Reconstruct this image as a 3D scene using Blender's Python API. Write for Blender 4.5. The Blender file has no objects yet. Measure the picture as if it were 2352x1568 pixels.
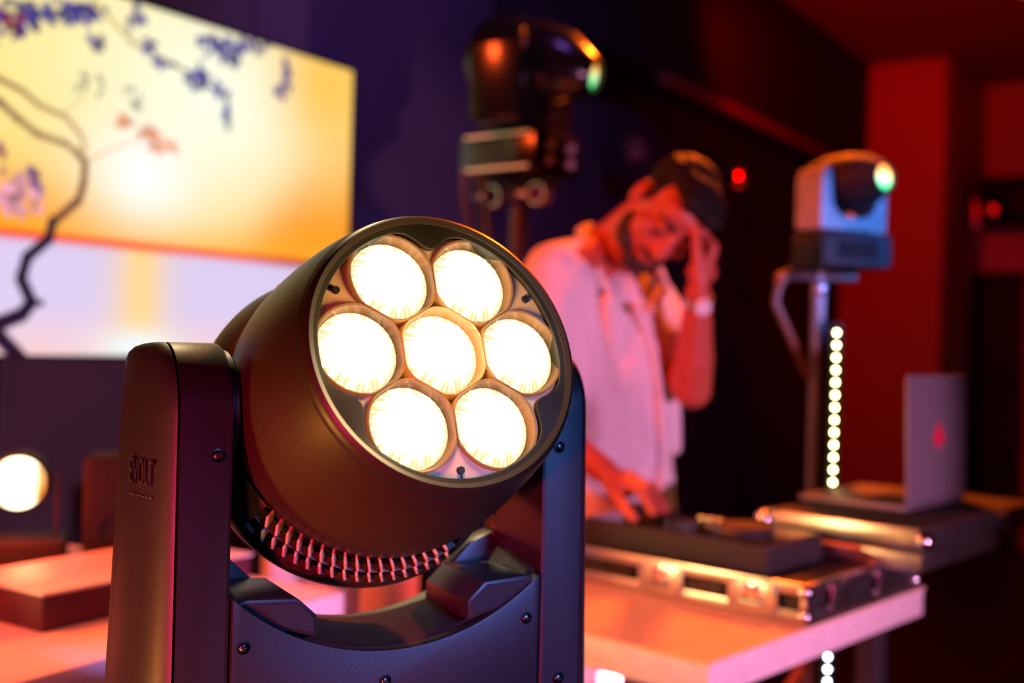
import bpy, bmesh, math, random
import numpy as np
from mathutils import Matrix, Vector
rad = math.radians
random.seed(7)
SC = bpy.context.scene
COL = SC.collection

# ------------------------------------------------------------------ camera, world, lights, exposure
FPX = 2352 * 40 / 36
CAM = Vector((0, 0, 1.40))
ROLL = rad(1.6)
RGT = Vector((math.cos(ROLL), 0, math.sin(ROLL)))
UPV = Vector((-math.sin(ROLL), 0, math.cos(ROLL)))
FWD = Vector((0, 1, 0))
cd = bpy.data.cameras.new('camera')
cam = bpy.data.objects.new('camera', cd)
COL.objects.link(cam)
cam.matrix_world = Matrix.Translation(CAM) @ Matrix.Rotation(rad(90), 4, 'X') @ Matrix.Rotation(ROLL, 4, 'Z')
cd.lens = 40
cd.sensor_width = 36
cd.clip_start = 0.02
cd.dof.use_dof = True
cd.dof.focus_distance = 0.93
cd.dof.aperture_fstop = 2.8
SC.camera = cam

w = bpy.data.worlds.new('dark_room')
SC.world = w
w.use_nodes = True
w.node_tree.nodes['Background'].inputs[0].default_value = (0.40, 0.03, 0.06, 1)
w.node_tree.nodes['Background'].inputs[1].default_value = 0.007

SC.view_settings.view_transform = 'Standard'
SC.view_settings.look = 'None'
SC.view_settings.gamma = 1
SC.view_settings.exposure = 0
SC.view_settings.use_curve_mapping = False
SC.cycles.use_denoising = True
SC.cycles.sample_clamp_indirect = 4
SC.cycles.max_bounces = 6
SC.cycles.blur_glossy = 1.0
SC.cycles.caustics_reflective = False
SC.cycles.caustics_refractive = False


def stage_spot(name, loc, target, color, power, size=50, blend=0.5, radius=0.05):
    l = bpy.data.lights.new(name, 'SPOT')
    l.energy = power
    l.color = color
    l.spot_size = rad(size)
    l.spot_blend = blend
    l.shadow_soft_size = radius
    o = bpy.data.objects.new(name, l)
    COL.objects.link(o)
    o.location = loc
    o.rotation_euler = (Vector(target) - Vector(loc)).to_track_quat('-Z', 'Y').to_euler()
    return o


# magenta stage lamp low on the right of the camera, washing the desk edge and the performer
stage_spot('magenta_stage_spot', (1.7, 0.15, 1.10), (0.10, 2.35, 1.22), (1.0, 0.34, 0.72), 235, 37, 0.4, 0.06)
# blue stage lamps high on the right: one on the foreground light, one on the small light beside the laptop
stage_spot('blue_stage_spot', (1.5, -1.0, 2.0), (0.05, 1.0, 1.12), (0.12, 0.28, 1.0), 400, 15, 0.9, 0.1)
stage_spot('blue_stage_spot_on_small_light', (2.2, 1.2, 1.9), (0.76, 2.62, 1.66), (0.07, 0.26, 1.0), 330, 12, 0.5, 0.05)
# crimson lamp left of the camera on the near arm
stage_spot('crimson_stage_spot', (-0.75, -0.7, 1.0), (-0.24, 0.95, 1.12), (1.0, 0.02, 0.12), 260, 24, 0.8, 0.08)
# warm white lamp behind the camera on the left, on the desk gear
stage_spot('warm_stage_spot', (-2.2, 0.9, 1.45), (0.62, 1.95, 1.0), (1.0, 0.55, 0.20), 190, 17, 0.5, 0.06)
# red and amber stage lamps, with added fill lamps among them
stage_spot('red_stage_spot_over_desk', (0.9, 3.9, 3.2), (0.3, 2.0, 1.0), (1.0, 0.11, 0.005), 600, 60, 0.6, 0.08)
stage_spot('red_stage_spot_from_left', (-2.0, 1.2, 2.9), (0.1, 2.3, 1.1), (1.0, 0.08, 0.012), 420, 55, 0.6, 0.08)
stage_spot('red_wall_wash_spot', (0.9, 5.0, 3.2), (2.9, 7.9, 1.9), (1.0, 0.0, 0.0), 105, 70, 0.7, 0.1)
stage_spot('red_ceiling_fill_spot', (3.0, 3.6, 0.9), (2.3, 5.6, 3.38), (1.0, 0.002, 0.0), 110, 75, 0.9, 0.1)  # unseen lamp added to give the dark ceiling a red glow
stage_spot('warm_back_spot', (-0.75, 2.7, 3.2), (-0.10, 1.04, 1.22), (1.0, 0.72, 0.36), 170, 15, 0.6, 0.06)
stage_spot('amber_fill_spot', (-0.25, 0.30, 0.70), (-0.15, 1.02, 1.20), (1.0, 0.36, 0.06), 13, 22, 0.6, 0.04)  # weak unseen lamp added to put gold on the fins and shell bottom
stage_spot('pink_fill_spot_on_left_table', (-0.7, -0.5, 2.5), (-0.80, 1.45, 0.97), (1.0, 0.22, 0.42), 60, 24, 0.5, 0.05)  # unseen lamp added to turn the table pink where the magenta cone misses
stage_spot('violet_wall_wash_spot', (0.4, 2.2, 3.2), (-0.3, 4.2, 2.2), (0.42, 0.15, 1.0), 100, 70, 0.9, 0.1)
stage_spot('amber_stage_spot_low_left', (-1.3, 0.42, 0.60), (-0.28, 0.95, 1.06), (1.0, 0.36, 0.06), 70, 32, 0.5, 0.06)


# ------------------------------------------------------------------ helpers
def W(u, v, d):
    return CAM + FWD * d + RGT * ((u - 1176) / FPX * d) - UPV * ((v - 784) / FPX * d)


def ZP(u, v, z):
    D = W(u, v, 1) - CAM
    return CAM + D * ((z - CAM.z) / D.z)


MATS = {}


def mat(name, col, rough=0.5, metal=0.0, emit=None, estr=0.0, var=0.15, nscale=40, bump=0.0, spec=0.5, coat=0.0):
    if name in MATS:
        return MATS[name]
    m = bpy.data.materials.new(name)
    m.use_nodes = True
    nt = m.node_tree
    b = nt.nodes['Principled BSDF']
    b.inputs['Roughness'].default_value = rough
    b.inputs['Metallic'].default_value = metal
    b.inputs['Specular IOR Level'].default_value = spec
    b.inputs['Coat Weight'].default_value = coat
    tc = nt.nodes.new('ShaderNodeTexCoord')
    nz = nt.nodes.new('ShaderNodeTexNoise')
    nz.inputs['Scale'].default_value = nscale
    nz.inputs['Detail'].default_value = 3
    nt.links.new(tc.outputs['Object'], nz.inputs['Vector'])
    rp = nt.nodes.new('ShaderNodeValToRGB')
    c0 = [max(0, c * (1 - var)) for c in col]
    c1 = [min(1, c * (1 + var)) for c in col]
    rp.color_ramp.elements[0].position = 0.3
    rp.color_ramp.elements[1].position = 0.7
    rp.color_ramp.elements[0].color = (*c0, 1)
    rp.color_ramp.elements[1].color = (*c1, 1)
    nt.links.new(nz.outputs['Fac'], rp.inputs['Fac'])
    nt.links.new(rp.outputs['Color'], b.inputs['Base Color'])
    if bump:
        bp = nt.nodes.new('ShaderNodeBump')
        bp.inputs['Strength'].default_value = bump
        bp.inputs['Distance'].default_value = 0.002
        nt.links.new(nz.outputs['Fac'], bp.inputs['Height'])
        nt.links.new(bp.outputs['Normal'], b.inputs['Normal'])
    if emit:
        b.inputs['Emission Color'].default_value = (*emit, 1)
        b.inputs['Emission Strength'].default_value = estr
    MATS[name] = m
    return m


def lens_mat(name, core, edge, s0, s1, rmax):
    """glowing lens: hot core, warmer streaked border"""
    if name in MATS:
        return MATS[name]
    m = bpy.data.materials.new(name)
    m.use_nodes = True
    nt = m.node_tree
    for n in list(nt.nodes):
        nt.nodes.remove(n)
    L = nt.links.new
    out = nt.nodes.new('ShaderNodeOutputMaterial')
    em = nt.nodes.new('ShaderNodeEmission')
    tc = nt.nodes.new('ShaderNodeTexCoord')
    sep = nt.nodes.new('ShaderNodeSeparateXYZ')
    L(tc.outputs['Object'], sep.inputs[0])

    def mth(op, a, b=None):
        n = nt.nodes.new('ShaderNodeMath')
        n.operation = op
        for i, x in enumerate((a, b)):
            if x is None:
                continue
            if isinstance(x, (int, float)):
                n.inputs[i].default_value = x
            else:
                L(x, n.inputs[i])
        return n.outputs[0]
    x, y = sep.outputs[0], sep.outputs[1]
    r = mth('SQRT', mth('ADD', mth('MULTIPLY', x, x), mth('MULTIPLY', y, y)))
    rn = mth('DIVIDE', r, rmax)
    th = mth('ARCTAN2', y, x)
    cmb = nt.nodes.new('ShaderNodeCombineXYZ')
    L(mth('MULTIPLY', th, 11.0), cmb.inputs[0])
    L(mth('MULTIPLY', rn, 3.0), cmb.inputs[1])
    nz = nt.nodes.new('ShaderNodeTexNoise')
    nz.inputs['Scale'].default_value = 1.0
    nz.inputs['Detail'].default_value = 4
    L(cmb.outputs[0], nz.inputs['Vector'])
    nb = nt.nodes.new('ShaderNodeTexNoise')
    nb.inputs['Scale'].default_value = 20.0
    L(tc.outputs['Object'], nb.inputs['Vector'])
    streak = mth('MULTIPLY', mth('SUBTRACT', nz.outputs['Fac'], 0.5), 1.3)
    blot = mth('MULTIPLY', mth('SUBTRACT', nb.outputs['Fac'], 0.5), 0.5)
    f = mth('ADD', rn, mth('MULTIPLY', mth('ADD', streak, blot), rn))
    rp = nt.nodes.new('ShaderNodeValToRGB')
    e = rp.color_ramp.elements
    e[0].position = 0.45
    e[1].position = 1.15
    e[0].color = (*core, 1)
    e[1].color = (*[c * s1 / s0 for c in edge], 1)
    k = e.new(0.82)
    k.color = (*[(0.4 * c + 0.6 * d) * 1.7 * s1 / s0 for c, d in zip(edge, core)], 1)
    L(f, rp.inputs['Fac'])
    L(rp.outputs['Color'], em.inputs['Color'])
    em.inputs['Strength'].default_value = s0
    L(em.outputs[0], out.inputs['Surface'])
    MATS[name] = m
    return m


def emat(name, col, s):
    if name in MATS:
        return MATS[name]
    m = bpy.data.materials.new(name)
    m.use_nodes = True
    nt = m.node_tree
    b = nt.nodes['Principled BSDF']
    b.inputs['Base Color'].default_value = (0.8, 0.8, 0.8, 1)
    b.inputs['Emission Color'].default_value = (*col, 1)
    b.inputs['Emission Strength'].default_value = s
    MATS[name] = m
    return m


def T(x=0, y=0, z=0):
    return Matrix.Translation((x, y, z))


def RZ(a):
    return Matrix.Rotation(a, 4, 'Z')


def frame(o, x, y, z):
    m = Matrix.Identity(4)
    for i, a in enumerate((x, y, z)):
        a = Vector(a)
        for k in range(3):
            m[k][i] = a[k]
    for k in range(3):
        m[k][3] = o[k]
    return m


class MB:
    """collects shapes for ONE mesh object"""
    def __init__(s):
        s.bm = bmesh.new()

    def _add(s, verts, faces, M=None):
        vs = [s.bm.verts.new(M @ Vector(v) if M else Vector(v)) for v in verts]
        for f in faces:
            try:
                s.bm.faces.new([vs[i] for i in f])
            except ValueError:
                pass
        return s

    def box(s, c, size, M=None):
        cx, cy, cz = c
        a, b, d = [x / 2 for x in size]
        v = [(cx + i * a, cy + j * b, cz + k * d) for i in (-1, 1) for j in (-1, 1) for k in (-1, 1)]
        f = [(0, 1, 3, 2), (4, 6, 7, 5), (0, 4, 5, 1), (2, 3, 7, 6), (0, 2, 6, 4), (1, 5, 7, 3)]
        return s._add(v, f, M)

    def prism(s, poly, y0, y1, M=None, shrink=None):
        """poly in XZ extruded along Y"""
        n = len(poly)
        v = [(x, y0, z) for x, z in poly] + [(x, y1, z) for x, z in (shrink or poly)]
        f = [tuple(range(n)), tuple(range(2 * n - 1, n - 1, -1))] + [(i, i + n, (i + 1) % n + n, (i + 1) % n) for i in range(n)]
        return s._add(v, f, M)

    def loft(s, rings, M=None, cap=True, closed=True):
        n = len(rings[0])
        v = [p for r in rings for p in r]
        f = []
        for k in range(len(rings) - 1):
            for i in range(n if closed else n - 1):
                j = (i + 1) % n
                f.append((k * n + i, k * n + j, (k + 1) * n + j, (k + 1) * n + i))
        if cap:
            f.append(tuple(range(n - 1, -1, -1)))
            f.append(tuple(range((len(rings) - 1) * n, len(rings) * n)))
        return s._add(v, f, M)

    def lathe(s, prof, n=48, M=None, a0=0, a1=2 * math.pi, cap=False):
        full = abs(a1 - a0 - 2 * math.pi) < 1e-6
        rings = []
        for r, z in prof:
            rings.append([(r * math.cos(a0 + (a1 - a0) * i / (n if full else n - 1)), r * math.sin(a0 + (a1 - a0) * i / (n if full else n - 1)), z) for i in range(n)])
        return s.loft(rings, M, cap=cap, closed=full)

    def tube(s, path, r, n=10, M=None):
        P = [Vector(p) for p in path]
        rs = r if isinstance(r, (list, tuple)) else [r] * len(P)
        rings = []
        ref = None
        for i, p in enumerate(P):
            d = (P[min(i + 1, len(P) - 1)] - P[max(i - 1, 0)]).normalized()
            if ref is None:
                ref = d.orthogonal().normalized()
            ref = (ref - d * ref.dot(d)).normalized()
            b = d.cross(ref)
            rings.append([tuple(p + (ref * math.cos(2 * math.pi * k / n) + b * math.sin(2 * math.pi * k / n)) * rs[i]) for k in range(n)])
        return s.loft(rings, M)

    def cyl(s, p0, p1, r0, r1=None, n=24, M=None):
        return s.tube([p0, p1], [r0, r0 if r1 is None else r1], n, M)

    def ball(s, c, r, M=None, n=14, m=9):
        r = r if isinstance(r, (list, tuple)) else (r, r, r)
        rings = []
        for j in range(m + 1):
            a = -math.pi / 2 + math.pi * (0.04 + 0.92 * j / m)
            rings.append([(c[0] + r[0] * math.cos(a) * math.cos(2 * math.pi * i / n), c[1] + r[1] * math.cos(a) * math.sin(2 * math.pi * i / n), c[2] + r[2] * math.sin(a)) for i in range(n)])
        return s.loft(rings, M)

    def cap(s, p0, p1, r0, r1=None, n=12):
        """tapered capsule"""
        p0, p1 = Vector(p0), Vector(p1)
        r1 = r0 if r1 is None else r1
        d = (p1 - p0).normalized()
        path, rs = [], []
        for k in range(5):
            a = rad(80 - 20 * k)
            path.append(p0 - d * r0 * math.sin(a)); rs.append(r0 * math.cos(a))
        for k in range(5):
            a = rad(20 * k)
            path.append(p1 + d * r1 * math.sin(a)); rs.append(r1 * math.cos(a))
        return s.tube(path, rs, n)

    def build(s, name, m, parent=None, bevel=0.0, seg=2, smooth=35, M=None):
        bm = s.bm
        bmesh.ops.recalc_face_normals(bm, faces=bm.faces[:])
        if bevel:
            ed = [e for e in bm.edges if len(e.link_faces) == 2 and e.calc_face_angle(0) > rad(28)]
            bmesh.ops.bevel(bm, geom=ed, offset=bevel, segments=seg, profile=0.5, affect='EDGES', clamp_overlap=True)
        me = bpy.data.meshes.new(name)
        bm.to_mesh(me)
        bm.free()
        me.shade_smooth()
        me.set_sharp_from_angle(angle=rad(smooth))
        me.materials.append(m)
        o = bpy.data.objects.new(name, me)
        COL.objects.link(o)
        if parent:
            o.parent = parent
        if M is not None:
            o.matrix_local = M
        return o


def tag(o, label=None, cat=None, group=None, kind=None):
    if label: o['label'] = label
    if cat: o['category'] = cat
    if group: o['group'] = group
    if kind: o['kind'] = kind
    return o


def thing(name, M, label, cat, group=None):
    o = bpy.data.objects.new(name, None)
    COL.objects.link(o)
    o.empty_display_size = 0.05
    o.matrix_world = M
    return tag(o, label, cat, group)


def dup(o, parent, M=None, name=None):
    c = o.copy()
    COL.objects.link(c)
    c.parent = parent
    if M is not None:
        c.matrix_local = M
    for ch in o.children:
        dup(ch, c)
    return c


def text_part(txt, size, depth, m, parent, M, name='lettering'):
    cu = bpy.data.curves.new('t', 'FONT')
    cu.body = txt
    cu.size = size
    cu.extrude = depth
    cu.align_x = 'CENTER'
    cu.align_y = 'CENTER'
    to = bpy.data.objects.new('t', cu)
    COL.objects.link(to)
    dg = bpy.context.evaluated_depsgraph_get()
    me = bpy.data.meshes.new_from_object(to.evaluated_get(dg))
    bpy.data.objects.remove(to)
    me.materials.clear()
    me.materials.append(m)
    o = bpy.data.objects.new(name, me)
    COL.objects.link(o)
    o.parent = parent
    o.matrix_local = M
    return o


# ------------------------------------------------------------------ materials
M_black = mat('black_plastic', (0.020, 0.019, 0.021), 0.42, var=0.12, nscale=300, bump=0.05)
M_shell = mat('satin_black_shell', (0.034, 0.020, 0.009), 0.40, var=0.1, nscale=200)
M_dark = mat('matte_black', (0.012, 0.012, 0.012), 0.7)
M_gloss = mat('gloss_black', (0.01, 0.01, 0.01), 0.12)
M_metal = mat('brushed_aluminium', (0.62, 0.60, 0.56), 0.32, 1.0, var=0.1)
M_chrome = mat('chrome', (0.8, 0.8, 0.8), 0.12, 1.0, var=0.05)
M_screw = mat('dark_screw_steel', (0.12, 0.11, 0.11), 0.25, 1.0)
M_plate = mat('champagne_lens_plate', (0.78, 0.52, 0.27), 0.4, 0.1, var=0.08)
M_cup = mat('smoked_lens_cup', (0.34, 0.20, 0.10), 0.25, 0.0, var=0.1)
_nt = M_cup.node_tree
_tr = _nt.nodes.new('ShaderNodeBsdfTranslucent'); _tr.inputs[0].default_value = (0.55, 0.34, 0.16, 1)
_mx = _nt.nodes.new('ShaderNodeMixShader'); _mx.inputs[0].default_value = 0.55
_nt.links.new(_nt.nodes['Principled BSDF'].outputs[0], _mx.inputs[1]); _nt.links.new(_tr.outputs[0], _mx.inputs[2])
_nt.links.new(_mx.outputs[0], _nt.nodes['Material Output'].inputs['Surface'])
M_bezel = mat('dull_black_bezel', (0.020, 0.016, 0.008), 0.55, spec=0.25)
M_white = mat('white_laminate', (0.80, 0.78, 0.76), 0.45, var=0.03, nscale=6)
M_cloth = mat('white_cloth', (0.80, 0.77, 0.76), 0.85, var=0.04, nscale=15, bump=0.2)
M_shirt = mat('white_linen_shirt', (0.74, 0.70, 0.70), 0.9, var=0.04, nscale=60, bump=0.15)
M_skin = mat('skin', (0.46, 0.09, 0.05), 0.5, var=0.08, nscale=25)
M_hair = mat('dark_hair', (0.010, 0.007, 0.006), 0.7, var=0.3, nscale=120, bump=0.6, spec=0.2)
M_beard = mat('short_dark_beard', (0.035, 0.018, 0.012), 0.75, var=0.3, nscale=200, bump=0.4)
M_trous = mat('pale_trousers', (0.62, 0.52, 0.46), 0.9, var=0.05)
M_wall = mat('dark_painted_wall', (0.055, 0.05, 0.06), 0.75, var=0.12, nscale=3)
M_soffit = mat('black_soffit_paint', (0.006, 0.006, 0.006), 0.9)
M_plaster = mat('light_plaster', (0.62, 0.58, 0.55), 0.8, var=0.04, nscale=4)
M_ceil = mat('ceiling_paint', (0.30, 0.27, 0.27), 0.85, var=0.04, nscale=3)
M_floor = mat('dark_floor', (0.03, 0.026, 0.026), 0.5, var=0.2, nscale=5)
M_wood = mat('stained_wood_trim', (0.22, 0.10, 0.05), 0.5, var=0.2, nscale=12)
M_top = mat('pale_wood_top', (0.84, 0.62, 0.42), 0.45, var=0.04, nscale=8)
M_oak = mat('pale_ply_edge', (0.76, 0.68, 0.64), 0.5, var=0.08, nscale=30)
M_alu2 = mat('laptop_aluminium', (0.16, 0.15, 0.16), 0.45, 0.2, var=0.03)
M_silver = mat('silver_clamp', (0.75, 0.73, 0.76), 0.3, 0.7)
M_cable = mat('black_cable', (0.05, 0.03, 0.02), 0.5)

# ------------------------------------------------------------------ the room
WD = Vector((math.sin(rad(33.4)), math.cos(rad(33.4)), 0))      # along the back wall
WN = Vector((WD.y, -WD.x, 0))                                    # out of the back wall, towards the camera
P0 = W(800, 500, 3.7); P0.z = 0


def WP(t, off, z):
    return P0 + WD * t + WN * off + Vector((0, 0, z))


MW = frame(P0, WD, -WN, (0, 0, 1))       # wall frame: x along, y into the wall, z up
TEND = 5.12
ZC = 3.38

o = MB().box((0, 0, -0.05), (16, 16, 0.1)).build('floor', M_floor, M=T(1.5, 4, 0)); tag(o, kind='structure')
o = MB().box((0, 0, ZC + 0.05), (16, 16, 0.1)).build('ceiling', M_ceil, M=T(1.5, 4, 0)); tag(o, kind='structure')
o = MB().box((0.9, 0.15, ZC / 2), (8.6, 0.14, ZC)).build('wall_back', M_wall, M=MW); tag(o, kind='structure')
# joints of the dark wall boards
for i, t in enumerate((-2.0, -1.15, -0.35, 0.45, 1.25, 2.05, 2.85, 3.65, 4.45)):
    b = MB().box((t, 0.075, 1.3), (0.035, 0.016, 2.6)).build('trim_%d' % (i + 1), M_wall, M=MW, bevel=0.003); tag(b, kind='structure')
# black soffit with a stained rail below it
o = MB().box(((0.9 + TEND) / 2, -0.05, (2.63 + ZC) / 2), (TEND - 0.9, 0.26, ZC - 2.63)).build('trim_10', M_soffit, M=MW); tag(o, kind='structure')
o = MB().box(((1.85 + TEND) / 2, -0.20, 2.61), (TEND - 1.85, 0.05, 0.05)).build('trim_11', M_wood, M=MW, bevel=0.006); tag(o, kind='structure')
# end wall, recess with a doorway
o = MB().box((TEND + 0.55, -0.345, ZC / 2), (1.1, 0.69, ZC)).build('wall_end', M_plaster, M=MW, bevel=0.01); tag(o, kind='structure')
XR = TEND + 1.0
rec = MB()
rec.box((XR + 0.05, -0.85, (1.97 + ZC) / 2), (0.1, 0.34, ZC - 1.97))
rec.box((XR + 0.05, -2.56, ZC / 2), (0.1, 3.08, ZC))
o = rec.build('wall_right', M_plaster, M=MW); tag(o, kind='structure')
dr = MB().box((XR + 0.125, -0.86, 0.985), (0.05, 0.33, 1.97)).build('door_1', M_dark, M=MW); tag(dr, kind='structure')
for k in (0.55, 1.5):
    MB().box((XR + 0.095, -0.86, k), (0.02, 0.22, 0.7)).build('door_panel', M_dark, dr, bevel=0.006)
MB().tube([(XR + 0.10, -0.76, 1.0), (XR + 0.06, -0.76, 1.0), (XR + 0.06, -0.84, 1.0)], 0.008).build('door_handle', M_chrome, dr)
fr = MB()
fr.box((XR - 0.01, -1.035, 0.99), (0.03, 0.05, 1.98)); fr.box((XR - 0.01, -0.875, 1.99), (0.03, 0.37, 0.05))
o = fr.build('trim_12', M_wall, M=MW, bevel=0.004); tag(o, kind='structure')

# ------------------------------------------------------------------ the screen
SX0, SX1 = -1.64, 0.0
SZ0, SZ1 = 1.335, 2.262


def to_screen(u, v):
    """pixel -> (x along, z) on the screen plane"""
    D = W(u, v, 1) - CAM
    s = (WP(0, 0, 0) - CAM).dot(WN) / D.dot(WN)
    p = CAM + D * s
    return (p - P0).dot(WD), p.z


def paint_screen():
    nx, nz = 420, 236
    xs = np.linspace(SX0, SX1, nx)
    zs = np.linspace(SZ0, SZ1, nz)
    X, Zg = np.meshgrid(xs, zs)
    c = np.zeros((nz, nx, 3))

    def L(rgb):
        a = np.array(rgb) / 255.0
        return np.where(a <= 0.04045, a / 12.92, ((a + 0.055) / 1.055) ** 2.4)
    S = [to_screen(*p) for p in ((330, 400), (500, 230), (740, 200), (700, 520), (20, 480), (150, 60), (300, 790))]

    def g(pt, sx, sz=None):
        sz = sz or sx
        return np.exp(-((X - pt[0]) / sx) ** 2 - ((Zg - pt[1]) / sz) ** 2)[..., None]

    def mixc(base, rgb, wgt):
        return base * (1 - wgt) + L(rgb) * wgt
    sky = np.ones((nz, nx, 3)) * L((255, 205, 80))
    sky = mixc(sky, (255, 232, 140), g(S[5], 0.7, 0.45))
    sky = mixc(sky, (250, 255, 232), g(S[1], 0.44, 0.34) * 0.97)
    sky = mixc(sky, (255, 190, 40), g(S[2], 0.20, 0.22) * 0.75)
    diag = 1 / (1 + np.exp(-((X - S[3][0]) * 1.0 - (Zg - S[3][1]) * 0.8 + 0.17) / 0.055))
    sky = mixc(sky, (255, 150, 0), (diag * np.exp(-((Zg - S[3][1] + 0.05) / 0.24) ** 2))[..., None] * 0.92)
    sky = mixc(sky, (255, 150, 5), g((S[4][0] - 0.05, S[4][1] - 0.02), 0.34, 0.12) * 0.9)
    low = np.exp(-((Zg - to_screen(330, 567)[1]) / 0.07) ** 2)
    sky = mixc(sky, (255, 175, 40), low[..., None] * 0.6)
    sky = mixc(sky, (255, 255, 250), g(S[0], 0.17, 0.13))
    hz = to_screen(330, 567)[1]
    lake = np.ones((nz, nx, 3)) * L((222, 205, 238))
    band = 0.5 + 0.5 * np.sin(Zg * 260 + 3 * np.sin(X * 9))
    lake = mixc(lake, (190, 195, 240), (0.4 * band * np.clip((Zg - SZ0) / (hz - SZ0), 0, 1))[..., None])
    lake = mixc(lake, (255, 205, 190), np.clip(1 - (Zg - SZ0) / 0.12, 0, 1)[..., None] * 0.7)
    xr = S[0][0]
    lake = mixc(lake, (255, 215, 130), np.exp(-((X - xr) / (0.075 + 0.03 * band)) ** 2)[..., None] * 0.9)
    lake = mixc(lake, (235, 250, 255), g((xr + 0.0, SZ0 + 0.02), 0.13, 0.05))
    c = np.where((Zg > hz)[..., None], sky, lake)
    c = mixc(c, (245, 70, 0), np.exp(-((Zg - hz) / 0.013) ** 2)[..., None] * 0.95)
    dark_shore = np.clip((X + 0.45) / 0.4, 0, 1) * np.exp(-((Zg - hz + 0.004) / 0.012) ** 2)
    c = mixc(c, (60, 20, 50), dark_shore[..., None])

    def seg(p, q, wid, rgb, al=1.0):
        nonlocal c
        (x0, z0), (x1, z1) = p, q
        dx, dz = x1 - x0, z1 - z0
        t = np.clip(((X - x0) * dx + (Zg - z0) * dz) / (dx * dx + dz * dz + 1e-9), 0, 1)
        d = np.hypot(X - x0 - t * dx, Zg - z0 - t * dz)
        c = mixc(c, rgb, (np.clip((wid - d) / 0.004 + 0.5, 0, 1) * al)[..., None])

    def poly(pts, wid, rgbs, al=1.0):
        q = [to_screen(*p) for p in pts]
        for i in range(len(q) - 1):
            f = i / max(1, len(q) - 2)
            w_ = wid[0] * (1 - f) + wid[1] * f
            col = [a * (1 - f) + b * f for a, b in zip(*rgbs)]
            seg(q[i], q[i + 1], w_, col, al)
    brown = (120, 75, 50)
    ink = (20, 12, 45)
    poly([(-900, 150), (-500, 120), (-220, 150), (-60, 205), (0, 235), (40, 272), (85, 308), (150, 330), (180, 352)], (0.012, 0.009), ((70, 45, 70), (150, 105, 60)), 0.8)
    poly([(-500, 60), (-250, 85), (-60, 150), (0, 182), (50, 208), (90, 242), (150, 268), (185, 310), (196, 345)], (0.008, 0.006), ((120, 85, 60), (190, 150, 90)))
    poly([(175, 350), (195, 372), (192, 420), (180, 460), (120, 512), (112, 545)], (0.010, 0.012), ((140, 95, 50), (110, 60, 50)))
    poly([(120, 508), (112, 548), (62, 590), (48, 640), (72, 694), (50, 722), (0, 742), (-120, 765), (-420, 800), (-900, 830)], (0.013, 0.022), (ink, ink))
    poly([(72, 694), (95, 696)], (0.008, 0.003), (ink, ink))
    poly([(-500, 640), (-200, 690), (-60, 740), (0, 775), (35, 812), (60, 840)], (0.02, 0.02), (ink, ink))
    poly([(195, 370), (230, 355), (290, 330), (345, 312)], (0.003, 0.002), ((200, 150, 110), (235, 170, 130)), 0.8)
    poly([(215, 0), (300, 95), (400, 150), (450, 175), (520, 225), (528, 290)], (0.006, 0.006), ((190, 160, 80), (60, 40, 70)), 0.8)
    poly([(140, 265), (200, 215), (190, 180)], (0.003, 0.002), ((200, 180, 120), (150, 150, 110)), 0.7)
    rng = random.Random(5)

    def bloom(u, v, su, sv, n, rgb, al=0.9, wd=0.010):
        for _ in range(n):
            x, z = to_screen(u + rng.gauss(0, su), v + rng.gauss(0, sv))
            a = rng.uniform(0, 6.28)
            l = rng.uniform(0.004, 0.02)
            k = rng.uniform(0.7, 1.3)
            seg((x, z), (x + l * math.cos(a), z + l * math.sin(a)), wd * rng.uniform(0.5, 1.1), [min(255, q * k) for q in rgb], al)
    blue = (60, 52, 128)
    for a in ((30, 35, 38, 14, 26), (110, 22, 40, 14, 24), (170, 35, 30, 10, 18), (35, 70, 14, 16, 8), (315, 40, 8, 20, 9), (222, 95, 7, 16, 7), (215, 40, 18, 10, 8), (340, 110, 8, 8, 5), (505, 100, 24, 9, 16), (530, 122, 22, 16, 20), (580, 112, 22, 8, 12), (662, 160, 7, 18, 9), (655, 205, 16, 10, 14), (450, 180, 20, 16, 17), (500, 215, 12, 10, 7), (522, 262, 6, 16, 7), (375, 145, 10, 6, 5)):
        bloom(*a, blue)
    for a in ((190, 190, 6, 10, 6), (228, 195, 6, 12, 6), (298, 205, 5, 7, 4), (320, 235, 10, 8, 5)):
        bloom(*a, (110, 120, 110), 0.7, 0.007)
    for a in ((285, 275, 14, 6, 7), (340, 308, 12, 8, 12), (362, 330, 8, 10, 6), (400, 335, 10, 14, 7)):
        bloom(*a, (235, 120, 70), 0.75, 0.008)
    for a in ((62, 450, 24, 26, 22), (78, 420, 8, 8, 6), (0, 430, 8, 30, 8), (30, 420, 8, 8, 5)):
        bloom(*a, (205, 140, 160), 0.85, 0.010)
    for a in ((-120, 60, 60, 25, 40), (-300, 90, 70, 30, 40), (-520, 130, 70, 40, 40), (-750, 160, 80, 40, 40)):
        bloom(*a, blue)
    bloom(80, 415, 7, 7, 5, (90, 60, 130)); bloom(0, 345, 5, 10, 4, (120, 50, 90)); bloom(30, 50, 12, 12, 6, (120, 20, 60))
    return xs, zs, c


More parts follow.
